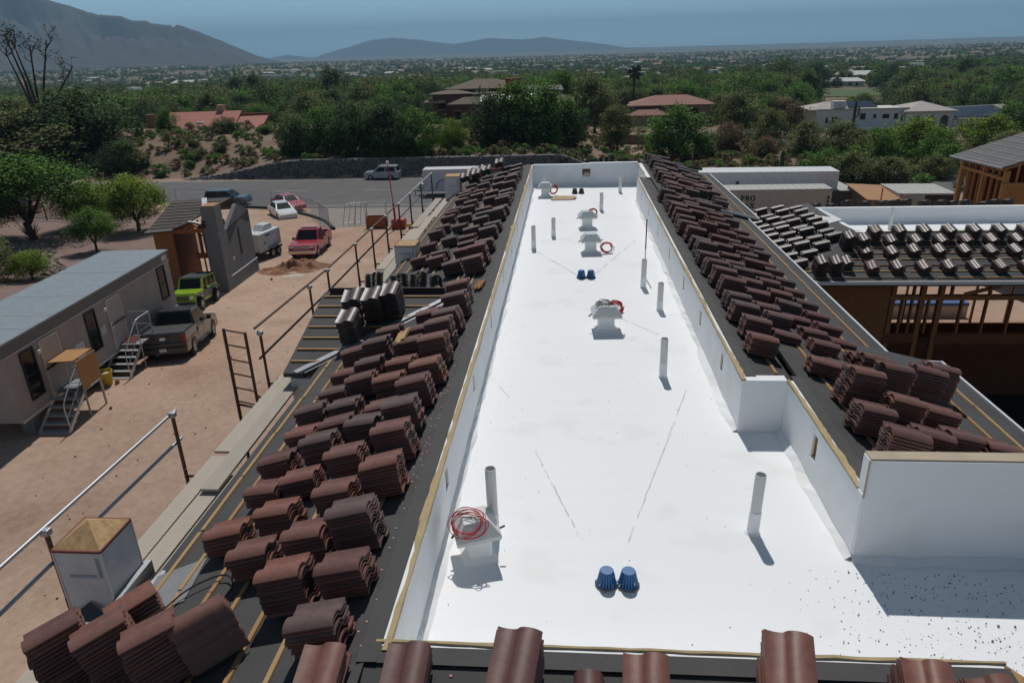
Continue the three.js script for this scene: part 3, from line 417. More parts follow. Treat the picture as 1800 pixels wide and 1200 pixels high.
function coil(name, label, cx, cy, cz, r, turns, tilt, mat, wr = 0.006) {
  const p = []; let e = [0, 0, 0], k0 = 1; for (let i = 0; i <= turns * 10; i++) { if (i % 10 === 0) { e = [rr(-0.3, 0.3), 0, rr(-0.3, 0.3)]; k0 = rr(0.72, 1.15); } const a = i / 10 * Math.PI * 2, k = r * k0 * (0.85 + 0.3 * pnoise(i * 0.35, r * 50, 0, 31)); const v = V(Math.cos(a) * k + rr(-0.01, 0.01), (rnd() - 0.5) * 0.05, Math.sin(a) * k * 0.8).applyEuler(new THREE.Euler(...e)).applyEuler(new THREE.Euler(...tilt)); p.push([v.x, v.y, v.z]); }
  const t = thing(name, label, 'wire coil', [cx, cy, cz], 0, 'wire coils on the roof fans'); obj('wire', tube(p, wr, turns * 34, 6), mat, t); return t;
}
function roofFan(x, z, turn, label, tilt = 0, s = 1) {
  const t = thing('roof_fan', label, 'roof vent', [x, FY, z], turn, 'mushroom fans on the flat roof');
  const ring = (a, ya, b, yb) => { const q = [[-1, 1], [1, 1], [1, -1], [-1, -1]], g = []; for (let i = 0; i < 4; i++) { const [x0, z0] = q[i], [x1, z1] = q[(i + 1) % 4]; g.push([x0 * a, ya, z0 * a], [x1 * a, ya, z1 * a], [x1 * b, yb, z1 * b], [x0 * a, ya, z0 * a], [x1 * b, yb, z1 * b], [x0 * b, yb, z0 * b]); } return g; };
  obj('curb', [rbox(0.27 * s, 0.34, 0.27 * s, 0, 0.17, 0, 0.02), tri(ring(0.2 * s, 0.001, 0.136 * s, 0.05))], mWallCoat, t);
  const h = obj('hood', [tri([...ring(0.245 * s, 0.295, 0.25 * s, 0.335), ...ring(0.25 * s, 0.335, 0.135 * s, 0.475), ...ring(0.245 * s, 0.295, 0.22 * s, 0.305)]), span(-0.136 * s, 0.136 * s, 0.467, 0.478, -0.136 * s, 0.136 * s), span(-0.2 * s, 0.2 * s, 0.3, 0.31, -0.2 * s, 0.2 * s)], M('pale_fan_paint', 0.60, 0.62, 0.60, 0.4, { side: THREE.DoubleSide }), t);
  h.rotation.z = tilt; obj('fixing_strap', [bar([-0.24 * s, 0.31, 0], [-0.3 * s, 0.26, 0.02], 0.012), bar([0.24 * s, 0.31, 0.05], [0.3 * s, 0.33, 0.05], 0.01)], mBlack, t);
  return t;
}
roofFan(-0.9, -5.82, 0.3, 'nearest mushroom fan with red wire coil beside the tall pipe', 0.06, 0.9);
roofFan(0.68, -12.05, 0.05, 'mushroom fan with red wire bundle at mid roof', 0, 1.05);
roofFan(0.55, -17.3, 0.05, 'mushroom fan behind the second pair of blue drains', 0);
roofFan(0.53, -19.9, 0.1, 'mushroom fan with red wires, second from the far end', 0);
roofFan(-0.79, -24.5, 0, 'mushroom fan farthest away beside the cardboard sheet', 0);
coil('wire_coil', 'large red wire coil lying on the nearest roof fan', -0.98, FY + 0.46, -5.7, 0.19, 7, [0.75, 0, 0.1], mRedWire, 0.0048);
coil('wire_coil', 'red wire bundle hanging off the mid-roof fan', 0.84, FY + 0.42, -12.05, 0.15, 7, [1.5, 0.2, 0.5], mRedWire, 0.009);
coil('wire_coil', 'grey wire tangle on top of the mid-roof fan', 0.62, FY + 0.51, -12.05, 0.13, 5, [0.2, 0, 0], M('grey_wire', 0.25, 0.24, 0.22, 0.6), 0.006);
coil('wire_coil', 'red wire coil on the roof right of the third fan', 0.95, FY + 0.14, -17.2, 0.15, 6, [1.1, 0.2, -0.3], mRedWire, 0.008);
coil('wire_coil', 'red wire loop over the fourth fan hood', 0.68, FY + 0.42, -19.88, 0.15, 5, [1.3, 0, 0.6], mRedWire, 0.01);
coil('wire_coil', 'red wire loop standing beside the farthest fan', -0.5, FY + 0.24, -24.45, 0.16, 5, [1.5, 1.2, 0], mRedWire, 0.011);
function drain(x, z, mat, label) {
  const t = thing('drain_dome', label, 'roof drain', [x, FY, z], rr(0, 1), 'domed roof drains'), ribs = [];
  for (let i = 0; i < 20; i++) { const a = i / 20 * Math.PI * 2, c = Math.cos(a), s = Math.sin(a); ribs.push(beam([c * 0.092, 0.03, s * 0.092], [c * 0.064, 0.168, s * 0.064], 0.013, 0.006, V(c, 0.2, s))); }
  obj('rib_cage', ribs, mat, t); obj('crown', [cyl(0.066, 0.062, 0.012, 0, 0.164, 0, 24), new THREE.TorusGeometry(0.092, 0.007, 6, 26).rotateX(Math.PI / 2).translate(0, 0.03, 0)], mat, t);
  obj('inner_cup', new THREE.LatheGeometry([[0.05, 0.16], [0.06, 0.02]].map(p => new THREE.Vector2(...p)), 18), mat, t);
  obj('clamp_ring', [new THREE.TorusGeometry(0.098, 0.011, 6, 28).rotateX(Math.PI / 2).translate(0, 0.014, 0), ...[0, 1, 2, 3].map(i => cyl(0.008, 0.008, 0.035, Math.cos(i * 1.57 + 0.4) * 0.103, 0, Math.sin(i * 1.57 + 0.4) * 0.103, 8))], M('drain_iron', 0.16, 0.16, 0.16, 0.5, { metalness: 0.6 }), t);
}
const mBlue = M('blue_plastic', 0.010, 0.12, 0.33, 0.35), mGreyD = M('dark_grey_plastic', 0.07, 0.075, 0.08, 0.4);
drain(0.37, -5.42, mBlue, 'blue domed drain nearest the camera, left of its pair'); drain(0.575, -5.42, mBlue, 'blue domed drain nearest the camera, right of its pair');
drain(0.29, -15.15, mBlue, 'blue domed drain at mid roof, left of its pair'); drain(0.5, -15.15, mBlue, 'blue domed drain at mid roof, right of its pair');
drain(0.22, -24.95, mGreyD, 'dark grey domed drain near the far wall, left of its pair'); drain(0.45, -24.95, mGreyD, 'dark grey domed drain near the far wall, right of its pair');
{ const t = thing('cardboard_sheet', 'folded tan cardboard sheet lying on the white roof beside the farthest fan', 'cardboard', [-0.2, FY, -24.05], 0.1); obj('panel', [slab([[-0.42, 0.03, 0.25], [0.3, 0.02, 0.28], [0.42, 0.05, -0.2], [-0.25, 0.06, -0.3]], dn(0.01)), slab([[0.28, 0.028, 0.24], [0.42, 0.06, 0.2], [0.5, 0.05, -0.15], [0.4, 0.055, -0.18]], dn(0.008))], M('cardboard', 0.55, 0.40, 0.25, 0.9, { map: T.grain }), t); }
{ const t = thing('thin_rod', 'thin upright rod with rusty red top near the right parapet', 'rod', [1.68, FY, -15.25]); obj('lower_rod', bar([0, 0, 0], [0.0, 0.62, 0], 0.013), mPvc, t); obj('upper_rod', bar([0.0, 0.62, 0], [0.0, 1.28, 0], 0.014), M('rust_red_paint', 0.25, 0.06, 0.045, 0.7), t); obj('foot', cyl(0.03, 0.016, 0.03), mRust, t); }
{ const g = [], pg = []; for (let i = 0; i < 900; i++) { const u = Math.pow(rnd(), 0.7), x = lerp(2.2, 4.4, u) + rr(-0.3, 0.2), z = -4.0 - Math.pow(rnd(), 1.6) * 1.7; const s = rr(0.003, 0.011) * (rnd() < 0.06 ? 1.8 : 1); g.push(new THREE.TetrahedronGeometry(s).rotateX(rnd() * 6).rotateY(rnd() * 6).translate(x, FY + s * 0.4, z)); } for (let i = 0; i < 160; i++) { const s = rr(0.003, 0.009); g.push(new THREE.TetrahedronGeometry(s).rotateX(rnd() * 6).translate(rr(-1.2, 2.2), FY + s * 0.4, rr(-14, -4))); }
  const m = obj('roof_grit', g, M('brown_grit', 0.16, 0.12, 0.10, 0.9)); m.userData = { label: 'brown grit and crumbs scattered over the white roof', category: 'grit', kind: 'stuff' }; }

// ---------------------------------------------------------------- wood scraps, cables, flashing litter
function scraps(label, x, y, z, n, L, turn, mat, ori) { const t = thing('wood_scraps', label, 'wood scraps', [x, y, z]); for (let i = 0; i < n; i++) { const m = obj('offcut', box(0.035, 0.018, L * rr(0.7, 1)), mat, t); m.position.set((i % 4 - 1.5) * 0.037 + rr(-0.01, 0.01), 0.012 + Math.floor(i / 4) * 0.02, rr(-0.05, 0.05)); m.rotation.y = rr(-0.1, 0.1); } t.applyMatrix4(new THREE.Matrix4()); t.quaternion.setFromRotationMatrix(ori).multiply(new THREE.Quaternion().setFromEuler(new THREE.Euler(0, turn, 0))); return t; }
scraps('pale batten offcuts standing up between tile stacks on the left slope', -2.42, leftY(-2.42) + 0.36, -9.5, 9, 0.5, -Math.PI / 2 + 0.1, M('pale_pine', 0.58, 0.37, 0.17, 0.8, { map: T.wood }), ORI.left);
scraps('orange-brown batten offcuts at the left parapet edge', -1.62, leftY(-1.62) + 0.03, -12.35, 8, 0.5, Math.PI / 2 - 0.15, M('orange_wood', 0.36, 0.15, 0.045, 0.8, { map: T.wood }), ORI.left);
{ const t = thing('black_cable', 'black cable looped over the battens near the lower left', 'cable'); obj('cable', tube([[-3.62, leftY(-3.62) + 0.03, -4.5], [-3.4, leftY(-3.4) + 0.06, -4.85], [-3.1, leftY(-3.1) + 0.06, -4.95], [-2.95, leftY(-2.95) + 0.04, -4.75], [-3.1, leftY(-3.1) + 0.04, -4.45], [-3.3, leftY(-3.3) + 0.05, -4.25], [-3.35, leftY(-3.35) + 0.03, -4.05]], 0.008, 60), mBlack, t); }
{ const t = thing('flashing_roll', 'white crumpled roll of flashing behind the bottom left tile stacks', 'flashing roll', [-3.1, leftY(-3.1) + 0.12, -4.28], 0.55); obj('roll', new THREE.CylinderGeometry(0.085, 0.095, 0.42, 16, 5, true).rotateZ(Math.PI / 2), M('white_sheet', 0.74, 0.74, 0.74, 0.5, { side: THREE.DoubleSide, map: T.grain }), t); obj('inner_roll', new THREE.CylinderGeometry(0.05, 0.06, 0.46, 12, 1, true).rotateZ(Math.PI / 2).translate(0.06, -0.01, 0), mats.white_sheet, t); }
{ const t = thing('membrane_scrap', 'flat white membrane scrap beside the flashing roll', 'scrap', [-3.42, leftY(-3.42) + 0.03, -4.33], 0.2); obj('sheet', slab([[-0.12, 0, 0.1], [0.14, 0.03, 0.12], [0.13, 0.05, -0.1], [-0.13, 0.02, -0.09]], dn(0.012)), mats.white_sheet, t); }
{ const t = thing('flashing_sheet', 'grey metal flashing sheets lying around the near chimney foot', 'flashing', [0, 0, 0]); obj('sheet', [slab([[-3.95, leftY(-3.95) + 0.012, -5.2], [-3.9, leftY(-3.9) + 0.012, -4.55], [-3.42, leftY(-3.42) + 0.012, -4.75], [-3.5, leftY(-3.5) + 0.012, -5.35]], dn(0.006))], M('dull_lead', 0.30, 0.30, 0.31, 0.5, { map: T.grain }), t); obj('upstand', [beam([-4.06, 6.42, -4.72], [-4.06, 6.42, -5.3], 0.05, 0.16), beam([-4.0, 6.4, -4.68], [-3.9, 6.38, -5.28], 0.09, 0.012)], mGalv, t); }
// ---------------------------------------------------------------- wrapped chimneys on the left eave
function chimney(label, x0, x1, z0, z1, yb, yt, rise, cap = mOsb) {
  const t = thing('chimney_shaft', label, 'chimney', [(x0 + x1) / 2, yb, (z0 + z1) / 2], 0, 'wrapped chimney shafts'), w = (x1 - x0) / 2, d = (z1 - z0) / 2, h = yt - yb;
  obj('shaft', rbox(w * 2, h, d * 2, 0, h / 2, 0, 0.012), mWrap, t);
  const c = [[-w, 0, d], [w, 0, d], [w, 0, -d], [-w, 0, -d]].map(p => [p[0] * 0.985, h + 0.012, p[2] * 0.985]), a = [0, h + rise, 0], tr = []; for (let i = 0; i < 4; i++) tr.push(c[i], c[(i + 1) % 4], a);
  obj('cap', tri(tr), M('pale_cap_strand_board', 0.60, 0.40, 0.20, 0.8, { map: T.osb }), t); obj('rim', [beam([-w, h + 0.004, d], [w, h + 0.004, d], 0.02, 0.022), beam([w, h + 0.004, d], [w, h + 0.004, -d], 0.02, 0.022), beam([-w, h + 0.004, -d], [w, h + 0.004, -d], 0.02, 0.022), beam([-w, h + 0.004, d], [-w, h + 0.004, -d], 0.02, 0.022)], M('red_brown_edge', 0.18, 0.05, 0.04, 0.8), t);
  for (const [x, z] of [[-w, d], [w, d], [w, -d]]) obj('corner_bead', beam([x, 0.05, z], [x, h, z], 0.012, 0.012, V(1, 0, 0)), mDrip, t);
  obj('tape', [box(w * 1.1, 0.03, 0.002, 0, h * 0.62, d + 0.002), box(0.03, h * 0.3, 0.002, w * 0.75, h * 0.75, d + 0.003)], M('blue_grey_tape', 0.30, 0.40, 0.50, 0.6), t);
  obj('saddle_flashing', [slab([[-w, 0.0, d + 0.1], [0, 0.16, d + 0.012], [w, 0.02, d + 0.1]], dn(0.01)), beam([w + 0.03, 0.05, d], [w + 0.03, 0.12, -d], 0.05, 0.12)], M('blue_black_membrane', 0.03, 0.04, 0.06, 0.5), t);
  return t;
}
chimney('large white wrapped chimney with strand board cap, nearest on the left eave', -4.55, -4.1, -5.25, -4.78, 6.3, 7.0, 0.17);
chimney('low white wrapped chimney halfway along the left eave', -4.12, -3.62, -16.75, -16.2, 6.25, 6.72, 0.05);
chimney('tall white wrapped chimney at the far end of the left eave', -4.22, -3.72, -24.9, -24.25, 6.2, 7.0, 0.06);

// ---------------------------------------------------------------- scaffold along the left eave
{
  const t = thing('scaffold_guard', 'rusty scaffold guard rail with posts running along the left eave', 'scaffold'), X = -5.0, zs = [-5.26, -7.62, -10.4, -12.8, -13.9, -16.0, -17.5, -19.0, -20.6, -22.2, -24, -26];
  zs.forEach((z, i) => { obj('post', [bar([X, 5.7, z], [X, 6.86, z], 0.024), bar([X + 0.02, 5.75, z + 0.03], [X + 0.02, 6.05, z + 0.03], 0.022)], mRust, t); obj('bracket', [bar([X - 0.02, 5.92, z], [-3.7, 5.92, z], 0.02), bar([X + 0.1, 5.9, z], [-3.72, 5.2, z], 0.016)], mRust, t); obj('coupler', rbox(0.09, 0.07, 0.08, X, 6.83, z, 0.015), mGalv, t); });
  const rail = (z0, y0, z1, y1, m) => obj('rail', bar([X - 0.03, y0, z0], [X - 0.03, y1, z1], 0.021), m, t);
  rail(-3.4, 6.88, -7.75, 6.82, mGalv); rail(-3.4, 6.5, -7.75, 6.42, mGalv); rail(-10.3, 6.95, -13.95, 6.84, mRust); rail(-10.3, 6.42, -14.0, 6.38, mRust); rail(-13.8, 6.84, -20.7, 6.83, mRust); rail(-13.8, 6.38, -20.7, 6.4, mRust); rail(-20.5, 6.83, -26.2, 6.84, mGalv); rail(-20.5, 6.4, -26.2, 6.42, mGalv);
}
{ const t = thing('ladder_frame', 'rusty ladder-like scaffold frame standing upright beside the left eave', 'scaffold frame', [-5.18, 0, -9.95], -0.35);
  obj('upright', bar([-0.24, 0, 0], [-0.24, 7.05, 0], 0.026), mRust, t); obj('upright', bar([0.2, 5.75, 0], [0.2, 7.05, 0], 0.024), mRust, t); obj('upright', bar([-0.19, 5.5, 0.05], [-0.19, 6.45, 0.05], 0.024), mRust, t);
  for (let i = 0; i < 6; i++) obj('rung', bar([-0.24, 5.78 + i * 0.25, 0], [0.2, 5.78 + i * 0.25, 0], 0.014), mRust, t); obj('arm', [bar([0.2, 5.95, 0], [0.62, 5.98, 0.1], 0.02), bar([-0.2, 5.72, 0], [0.5, 5.8, 0.1], 0.02)], mRust, t); }
{ let k = 0; const plank = (x, z0, z1, y0, y1, turn, label) => { const m = obj('scaffold_plank', rbox(0.235, 0.04, Math.abs(z1 - z0), 0, 0, 0, 0.006), k++ % 3 ? mPlank : M('scaffold_plank_dusty', 0.48, 0.44, 0.40, 0.9, { map: T.wood })); m.position.set(x, (y0 + y1) / 2, (z0 + z1) / 2); m.rotation.set(Math.atan2(y1 - y0, Math.abs(z1 - z0)) , turn, 0); tag(m, label, 'plank', 'scaffold planks along the left eave'); };
  plank(-4.18, -3.3, -7.6, 5.99, 5.99, 0, 'scaffold plank against the eave below the near chimney'); plank(-4.44, -3.4, -7.5, 5.99, 5.99, 0, 'second scaffold plank from the eave at the near end'); plank(-4.7, -3.6, -8.0, 5.98, 5.98, 0.004, 'dusty outer scaffold plank at the near end');
  plank(-4.44, -7.1, -10.9, 6.06, 6.06, 0.012, 'raised scaffold plank overlapping the near planks'); plank(-4.72, -8.1, -12.5, 5.99, 5.99, 0.0, 'outer scaffold plank beside the ladder frame');
  plank(-4.66, -12.6, -16.6, 6.0, 6.0, 0, 'outer scaffold plank beside the cross gable'); plank(-4.4, -13.8, -18.2, 6.01, 6.01, 0, 'inner scaffold plank before the low chimney'); plank(-4.66, -16.7, -20.9, 6.0, 6.0, 0, 'outer scaffold plank beside the low chimney'); plank(-4.4, -18.3, -22.4, 6.05, 6.05, 0.01, 'inner scaffold plank behind the low chimney'); plank(-4.66, -21, -25.4, 6.05, 6.05, 0, 'outer scaffold plank beside the far chimney'); plank(-4.38, -22.5, -26.4, 6.0, 6.0, 0, 'inner scaffold plank farthest along the eave'); plank(-4.14, -17.2, -21.6, 5.99, 5.99, 0, 'eave-side scaffold plank in the far half'); }

// ---------------------------------------------------------------- vehicles (front along local +x)
function wheel(parent, x, z, r, w, rimMat, tone = mRubber) {
  const s = Math.sign(z), t = obj('wheel', new THREE.LatheGeometry([[r * 0.6, -w / 2], [r * 0.92, -w / 2], [r, -w * 0.32], [r, w * 0.32], [r * 0.92, w / 2], [r * 0.6, w / 2]].map(p => new THREE.Vector2(...p)), 22).rotateX(Math.PI / 2), tone, parent); t.position.set(x, r, z);
  const sp = [cyl(r * 0.14, r * 0.14, 0.03, 0, 0, 0, 10).rotateX(Math.PI / 2).translate(0, 0, s * w * 0.32), new THREE.TorusGeometry(r * 0.6, r * 0.05, 6, 22).translate(0, 0, s * w * 0.42), new THREE.CylinderGeometry(r * 0.6, r * 0.6, w * 0.3, 20).rotateX(Math.PI / 2)];
  for (let i = 0; i < 6; i++) { const a = i * Math.PI / 3; sp.push(beam([0, 0, s * w * 0.34], [Math.cos(a) * r * 0.6, Math.sin(a) * r * 0.6, s * w * 0.4], r * 0.16, 0.025, V(0, 0, 1))); }
  obj('rim', sp, rimMat, t); return t;
}
function bodyShape(top, wheels, wr, yb) {   // side outline: top points from the rear to the front, wheel arches cut in below
  const s = new THREE.Shape(), x0 = top[0][0], x1 = top[top.length - 1][0]; s.moveTo(x0, yb); top.forEach(p => s.lineTo(...p)); s.lineTo(x1, yb);
  [...wheels].sort((a, b) => b - a).forEach(x => { s.lineTo(x + wr, yb); s.absarc(x, Math.max(yb, wr * 0.75), wr, 0, Math.PI, false); s.lineTo(x - wr, yb); }); s.lineTo(x0, yb); return s;
}
const extr = (s, w, b = 0.05) => new THREE.ExtrudeGeometry(s, { depth: w - 2 * b, bevelEnabled: true, bevelSize: b, bevelThickness: b, bevelSegments: 2, curveSegments: 10, steps: 1 }).translate(0, 0, -(w - 2 * b) / 2);
function cabin(parent, c, paint, roofMat, split = 1) {   // c = {xb0, xb1, yb, xr0, xr1, yr, wb, wr}; windows sit 6 mm proud of the pillars
  const K = [[c.xb0, c.yb, c.wb], [c.xb1, c.yb, c.wb], [c.xb1, c.yb, -c.wb], [c.xb0, c.yb, -c.wb], [c.xr0, c.yr, c.wr], [c.xr1, c.yr, c.wr], [c.xr1, c.yr, -c.wr], [c.xr0, c.yr, -c.wr]];
  obj('cab', hexa(K), paint, parent); obj('roof_panel', rbox(c.xr1 - c.xr0 + 0.06, 0.06, c.wr * 2 + 0.02, (c.xr0 + c.xr1) / 2, c.yr + 0.005, 0, 0.03), roofMat || paint, parent);
  const pane = (a, b, d, e, u0, u1, v0, v1) => { const A = V(...K[a]), B = V(...K[b]), C = V(...K[d]), D = V(...K[e]), n = B.clone().sub(A).cross(D.clone().sub(A)).normalize(), P = (u, v) => A.clone().lerp(B, u).lerp(D.clone().lerp(C, u), v).addScaledVector(n, 0.008).toArray(); const q = [P(u0, v0), P(u1, v0), P(u1, v1), P(u0, v1)]; return obj('window', tri([q[0], q[1], q[2], q[0], q[2], q[3]]), mGlass, parent); };
  pane(1, 2, 6, 5, 0.07, 0.93, 0.1, 0.92); pane(3, 0, 4, 7, 0.08, 0.92, 0.15, 0.9);
  const parts = split === 3 ? [[0.06, 0.3], [0.34, 0.62], [0.66, 0.92]] : split === 2 ? [[0.08, 0.48], [0.53, 0.9]] : [[0.1, 0.9]];
  for (const [u0, u1] of parts) { pane(0, 1, 5, 4, u0, u1, 0.12, 0.88); pane(2, 3, 7, 6, 1 - u1, 1 - u0, 0.12, 0.88); }
}
const lampRed = M('tail_lamp', 0.45, 0.02, 0.02, 0.25), lampWhite = M('head_lamp', 0.75, 0.76, 0.78, 0.12), mPlate = M('plate_white', 0.7, 0.7, 0.7, 0.5);
function mirrors(t, x, y, w, m) { for (const s of [-1, 1]) obj('mirror', [rbox(0.1, 0.2, 0.2, x, y, s * (w + 0.16), 0.03), bar([x, y - 0.03, s * (w - 0.02)], [x, y - 0.03, s * (w + 0.1)], 0.025)], m, t); }
function pickup(label, p, turn, paint, o) {
  const t = thing('pickup_truck', label, 'pickup truck', p, turn), W = 2.0, wr = 0.41;
  t.rotation.z = o.pitch || 0; t.rotation.order = 'YXZ'; t.scale.setScalar(o.size || 1);
  obj('body', extr(bodyShape([[-2.9, 0.62], [-2.92, 0.8], [-2.86, 0.86], [0.9, 0.88], [1.1, 1.12], [2.35, 1.08], [2.82, 0.98], [2.92, 0.72], [2.9, 0.5]], [-1.82, 1.95], 0.5, 0.42), W), paint, t);
  for (const s of [-1, 1]) obj('bed_side', rbox(1.95, 0.52, 0.1, -1.9, 1.02, s * 0.93, 0.04), paint, t);
  obj('tailgate', rbox(0.09, 0.56, 1.86, -2.86, 0.98, 0, 0.03), paint, t); obj('bed_front', rbox(0.08, 0.4, 1.8, -0.93, 1.0, 0, 0.02), paint, t);
  if (o.cover) obj('bed_cover', rbox(1.88, 0.05, 1.74, -1.9, 1.27, 0, 0.02), M('vinyl_cover', 0.03, 0.032, 0.035, 0.6), t); else obj('bed_floor', box(1.8, 0.03, 1.7, -1.9, 0.9, 0), M('bed_liner', 0.03, 0.03, 0.03, 0.8), t);
  cabin(t, { xb0: -0.92, xb1: 1.28, yb: 1.1, xr0: -0.62, xr1: 0.62, yr: 1.86, wb: 0.97, wr: 0.74 }, paint, null, 2);
  obj('door_panel', [-1, 1].flatMap(s => [rbox(0.98, 0.5, 0.02, 0.55, 0.86, s * 1.0, 0.01), rbox(0.92, 0.5, 0.02, -0.43, 0.86, s * 1.0, 0.01)]), paint, t).userData.label = 'door skins slightly proud of the body';
  for (const s of [-1, 1]) for (const x of [0.2, -0.78]) obj('door_handle', rbox(0.16, 0.03, 0.035, x, 1.0, s * 1.02, 0.01), o.trim, t);
  for (const s of [-1, 1]) { obj('tail_lamp', rbox(0.06, 0.34, 0.16, -2.91, 1.02, s * 0.9, 0.02), lampRed, t); obj('headlight', rbox(0.12, 0.16, 0.38, 2.86, 0.88, s * 0.76, 0.03), lampWhite, t); obj('running_board', rbox(2.2, 0.06, 0.2, 0.1, 0.42, s * 1.0, 0.02), o.trim, t); for (const x of [-1.82, 1.95]) wheel(t, x, s * 0.88, wr, 0.27, o.rim); }
  obj('rear_bumper', rbox(0.2, 0.2, 1.9, -2.97, 0.55, 0, 0.04), o.bumper, t); obj('licence_plate', box(0.012, 0.15, 0.3, -3.08, 0.56, 0), mPlate, t); obj('front_bumper', rbox(0.24, 0.28, 1.98, 2.95, 0.56, 0, 0.05), o.front, t);
  obj('grille', [0, 1, 2].map(k => rbox(0.07, 0.06, 1.22, 2.92, 0.78 + k * 0.1, 0, 0.015)), o.front, t); obj('grille_mesh', box(0.05, 0.34, 1.2, 2.88, 0.87, 0), mBlack, t);
  obj('emblem', new THREE.CylinderGeometry(0.07, 0.07, 0.02, 16).scale(1, 1, 1.9).rotateZ(Math.PI / 2).translate(-2.915, 1.04, 0), mChrome, t);
  mirrors(t, 0.85, 1.22, 0.97, o.trim); if (o.rack) obj('roof_light_bar', [rbox(0.1, 0.06, 1.3, 0.1, 1.93, 0, 0.02)], mBlack, t); return t;
}
const paint = (k, r, g, b) => M(k, r, g, b, 0.35, { phys: true, clearcoat: 0.8, clearcoatRoughness: 0.08 });
const gy = (x, z) => terrain(x, z);
pickup('dark grey pickup with covered bed parked beside the office trailer', [-16.5, gy(-16.5, -27.07) + 0.02, -27.07], 1.825, paint('charcoal_paint', 0.024, 0.023, 0.021), { cover: true, trim: mBlack, bumper: mats.charcoal_paint, front: mBlack, rim: M('alloy', 0.55, 0.55, 0.55, 0.3, { metalness: 0.8 }), pitch: -0.15, size: 0.89 });
pickup('red pickup facing the camera on the dirt drive', [-19.6, gy(-19.6, -51.8) + 0.03, -51.8], -1.48, paint('red_paint', 0.42, 0.012, 0.035), { trim: mBlack, bumper: mChrome, front: mChrome, rim: mats.alloy, rack: true, pitch: 0.055, size: 0.96 });
{ // boxy green off-roader
  const t = thing('off_road_vehicle', 'lime green boxy off-road vehicle with black roof in front of the trailer end', 'off-roader', [-21.0, gy(-21, -36.5) + 0.03, -36.5], -1.41), P = paint('lime_paint', 0.30, 0.52, 0.012), wr = 0.44; t.rotation.order = 'YXZ'; t.rotation.z = 0.13; t.scale.setScalar(0.9);
  obj('body', extr(bodyShape([[-2.05, 0.66], [-2.08, 1.12], [0.62, 1.14], [0.68, 1.18], [1.9, 1.12], [1.98, 0.95], [1.98, 0.6]], [-1.45, 1.45], 0.54, 0.5), 1.56, 0.05), P, t);
  cabin(t, { xb0: -2.02, xb1: 0.62, yb: 1.13, xr0: -1.98, xr1: 0.28, yr: 1.86, wb: 0.75, wr: 0.68 }, P, M('black_hard_top', 0.03, 0.03, 0.032, 0.6), 3);
  obj('hood_decal', rbox(0.9, 0.02, 0.6, 1.2, 1.165, 0, 0.005).rotateZ(-0.0), mBlack, t); obj('lower_door', [-1, 1].map(s => rbox(1.9, 0.5, 0.03, -0.35, 0.86, s * 0.785, 0.01)), M('dark_grey_paint', 0.08, 0.08, 0.085, 0.4), t);
  for (const s of [-1, 1]) { for (const x of [-1.45, 1.45]) { wheel(t, x, s * 0.82, wr, 0.3, mats.alloy); obj('fender', rbox(1.15, 0.06, 0.26, x, 1.0, s * 0.88, 0.03), mBlack, t); } obj('headlight', new THREE.CylinderGeometry(0.1, 0.1, 0.05, 16).rotateZ(Math.PI / 2).translate(2.03, 0.92, s * 0.55), lampWhite, t); }
  obj('grille', [-3, -2, -1, 0, 1, 2, 3].map(k => rbox(0.04, 0.26, 0.07, 2.04, 0.9, k * 0.11, 0.01)), mBlack, t); obj('front_bumper', rbox(0.25, 0.18, 1.5, 2.12, 0.6, 0, 0.04), mBlack, t); obj('spare_wheel', new THREE.TorusGeometry(0.28, 0.13, 8, 20).rotateY(Math.PI / 2).translate(-2.2, 1.1, 0), mRubber, t); mirrors(t, 0.5, 1.25, 0.75, mBlack); }
function car(name, label, category, p, turn, P, top, cab, L, group, rackM) {
  const t = thing(name, label, category, p, turn, group), wr = 0.34; obj('body', extr(bodyShape(top, [-L * 0.29, L * 0.31], wr + 0.07, 0.28), 1.8), P, t); cabin(t, cab, P, null, 2);
  for (const s of [-1, 1]) { for (const x of [-L * 0.29, L * 0.31]) wheel(t, x, s * 0.78, wr, 0.22, mats.alloy); obj('headlight', rbox(0.12, 0.12, 0.34, L / 2 - 0.1, 0.68, s * 0.64, 0.03), lampWhite, t); obj('tail_lamp', rbox(0.08, 0.16, 0.3, -L / 2 + 0.03, 0.78, s * 0.66, 0.03), lampRed, t); }
  obj('bumper', [rbox(0.14, 0.16, 1.7, L / 2, 0.42, 0, 0.05), rbox(0.14, 0.16, 1.7, -L / 2, 0.45, 0, 0.05)], P, t); mirrors(t, cab.xb1 - 0.35, 1.0, 0.84, P); if (rackM) obj('roof_rack', [-0.55, 0.55].map(z => bar([cab.xr0 + 0.1, cab.yr + 0.08, z], [cab.xr1 - 0.1, cab.yr + 0.08, z], 0.025)), rackM, t); return t;
}
const sedanTop = [[-2.25, 0.5], [-2.22, 0.85], [-1.5, 0.95], [1.0, 0.93], [2.0, 0.76], [2.22, 0.6], [2.22, 0.42]], sedanCab = { xb0: -1.75, xb1: 1.15, yb: 0.92, xr0: -1.0, xr1: 0.3, yr: 1.43, wb: 0.84, wr: 0.62 };
const suvTop = [[-2.3, 0.5], [-2.32, 1.0], [0.9, 1.02], [2.15, 0.95], [2.3, 0.7], [2.3, 0.45]], suvCab = { xb0: -2.27, xb1: 1.2, yb: 1.0, xr0: -2.05, xr1: 0.35, yr: 1.74, wb: 0.86, wr: 0.7 };
car('sport_utility_car', 'silver sport utility car with roof rack parked by the rock wall across the road', 'car', [-24.9, gy(-25, -95.4) + 0.03, -95.2], Math.PI - 0.05, paint('silver_paint', 0.45, 0.46, 0.47), suvTop, suvCab, 4.6, null, mChrome);
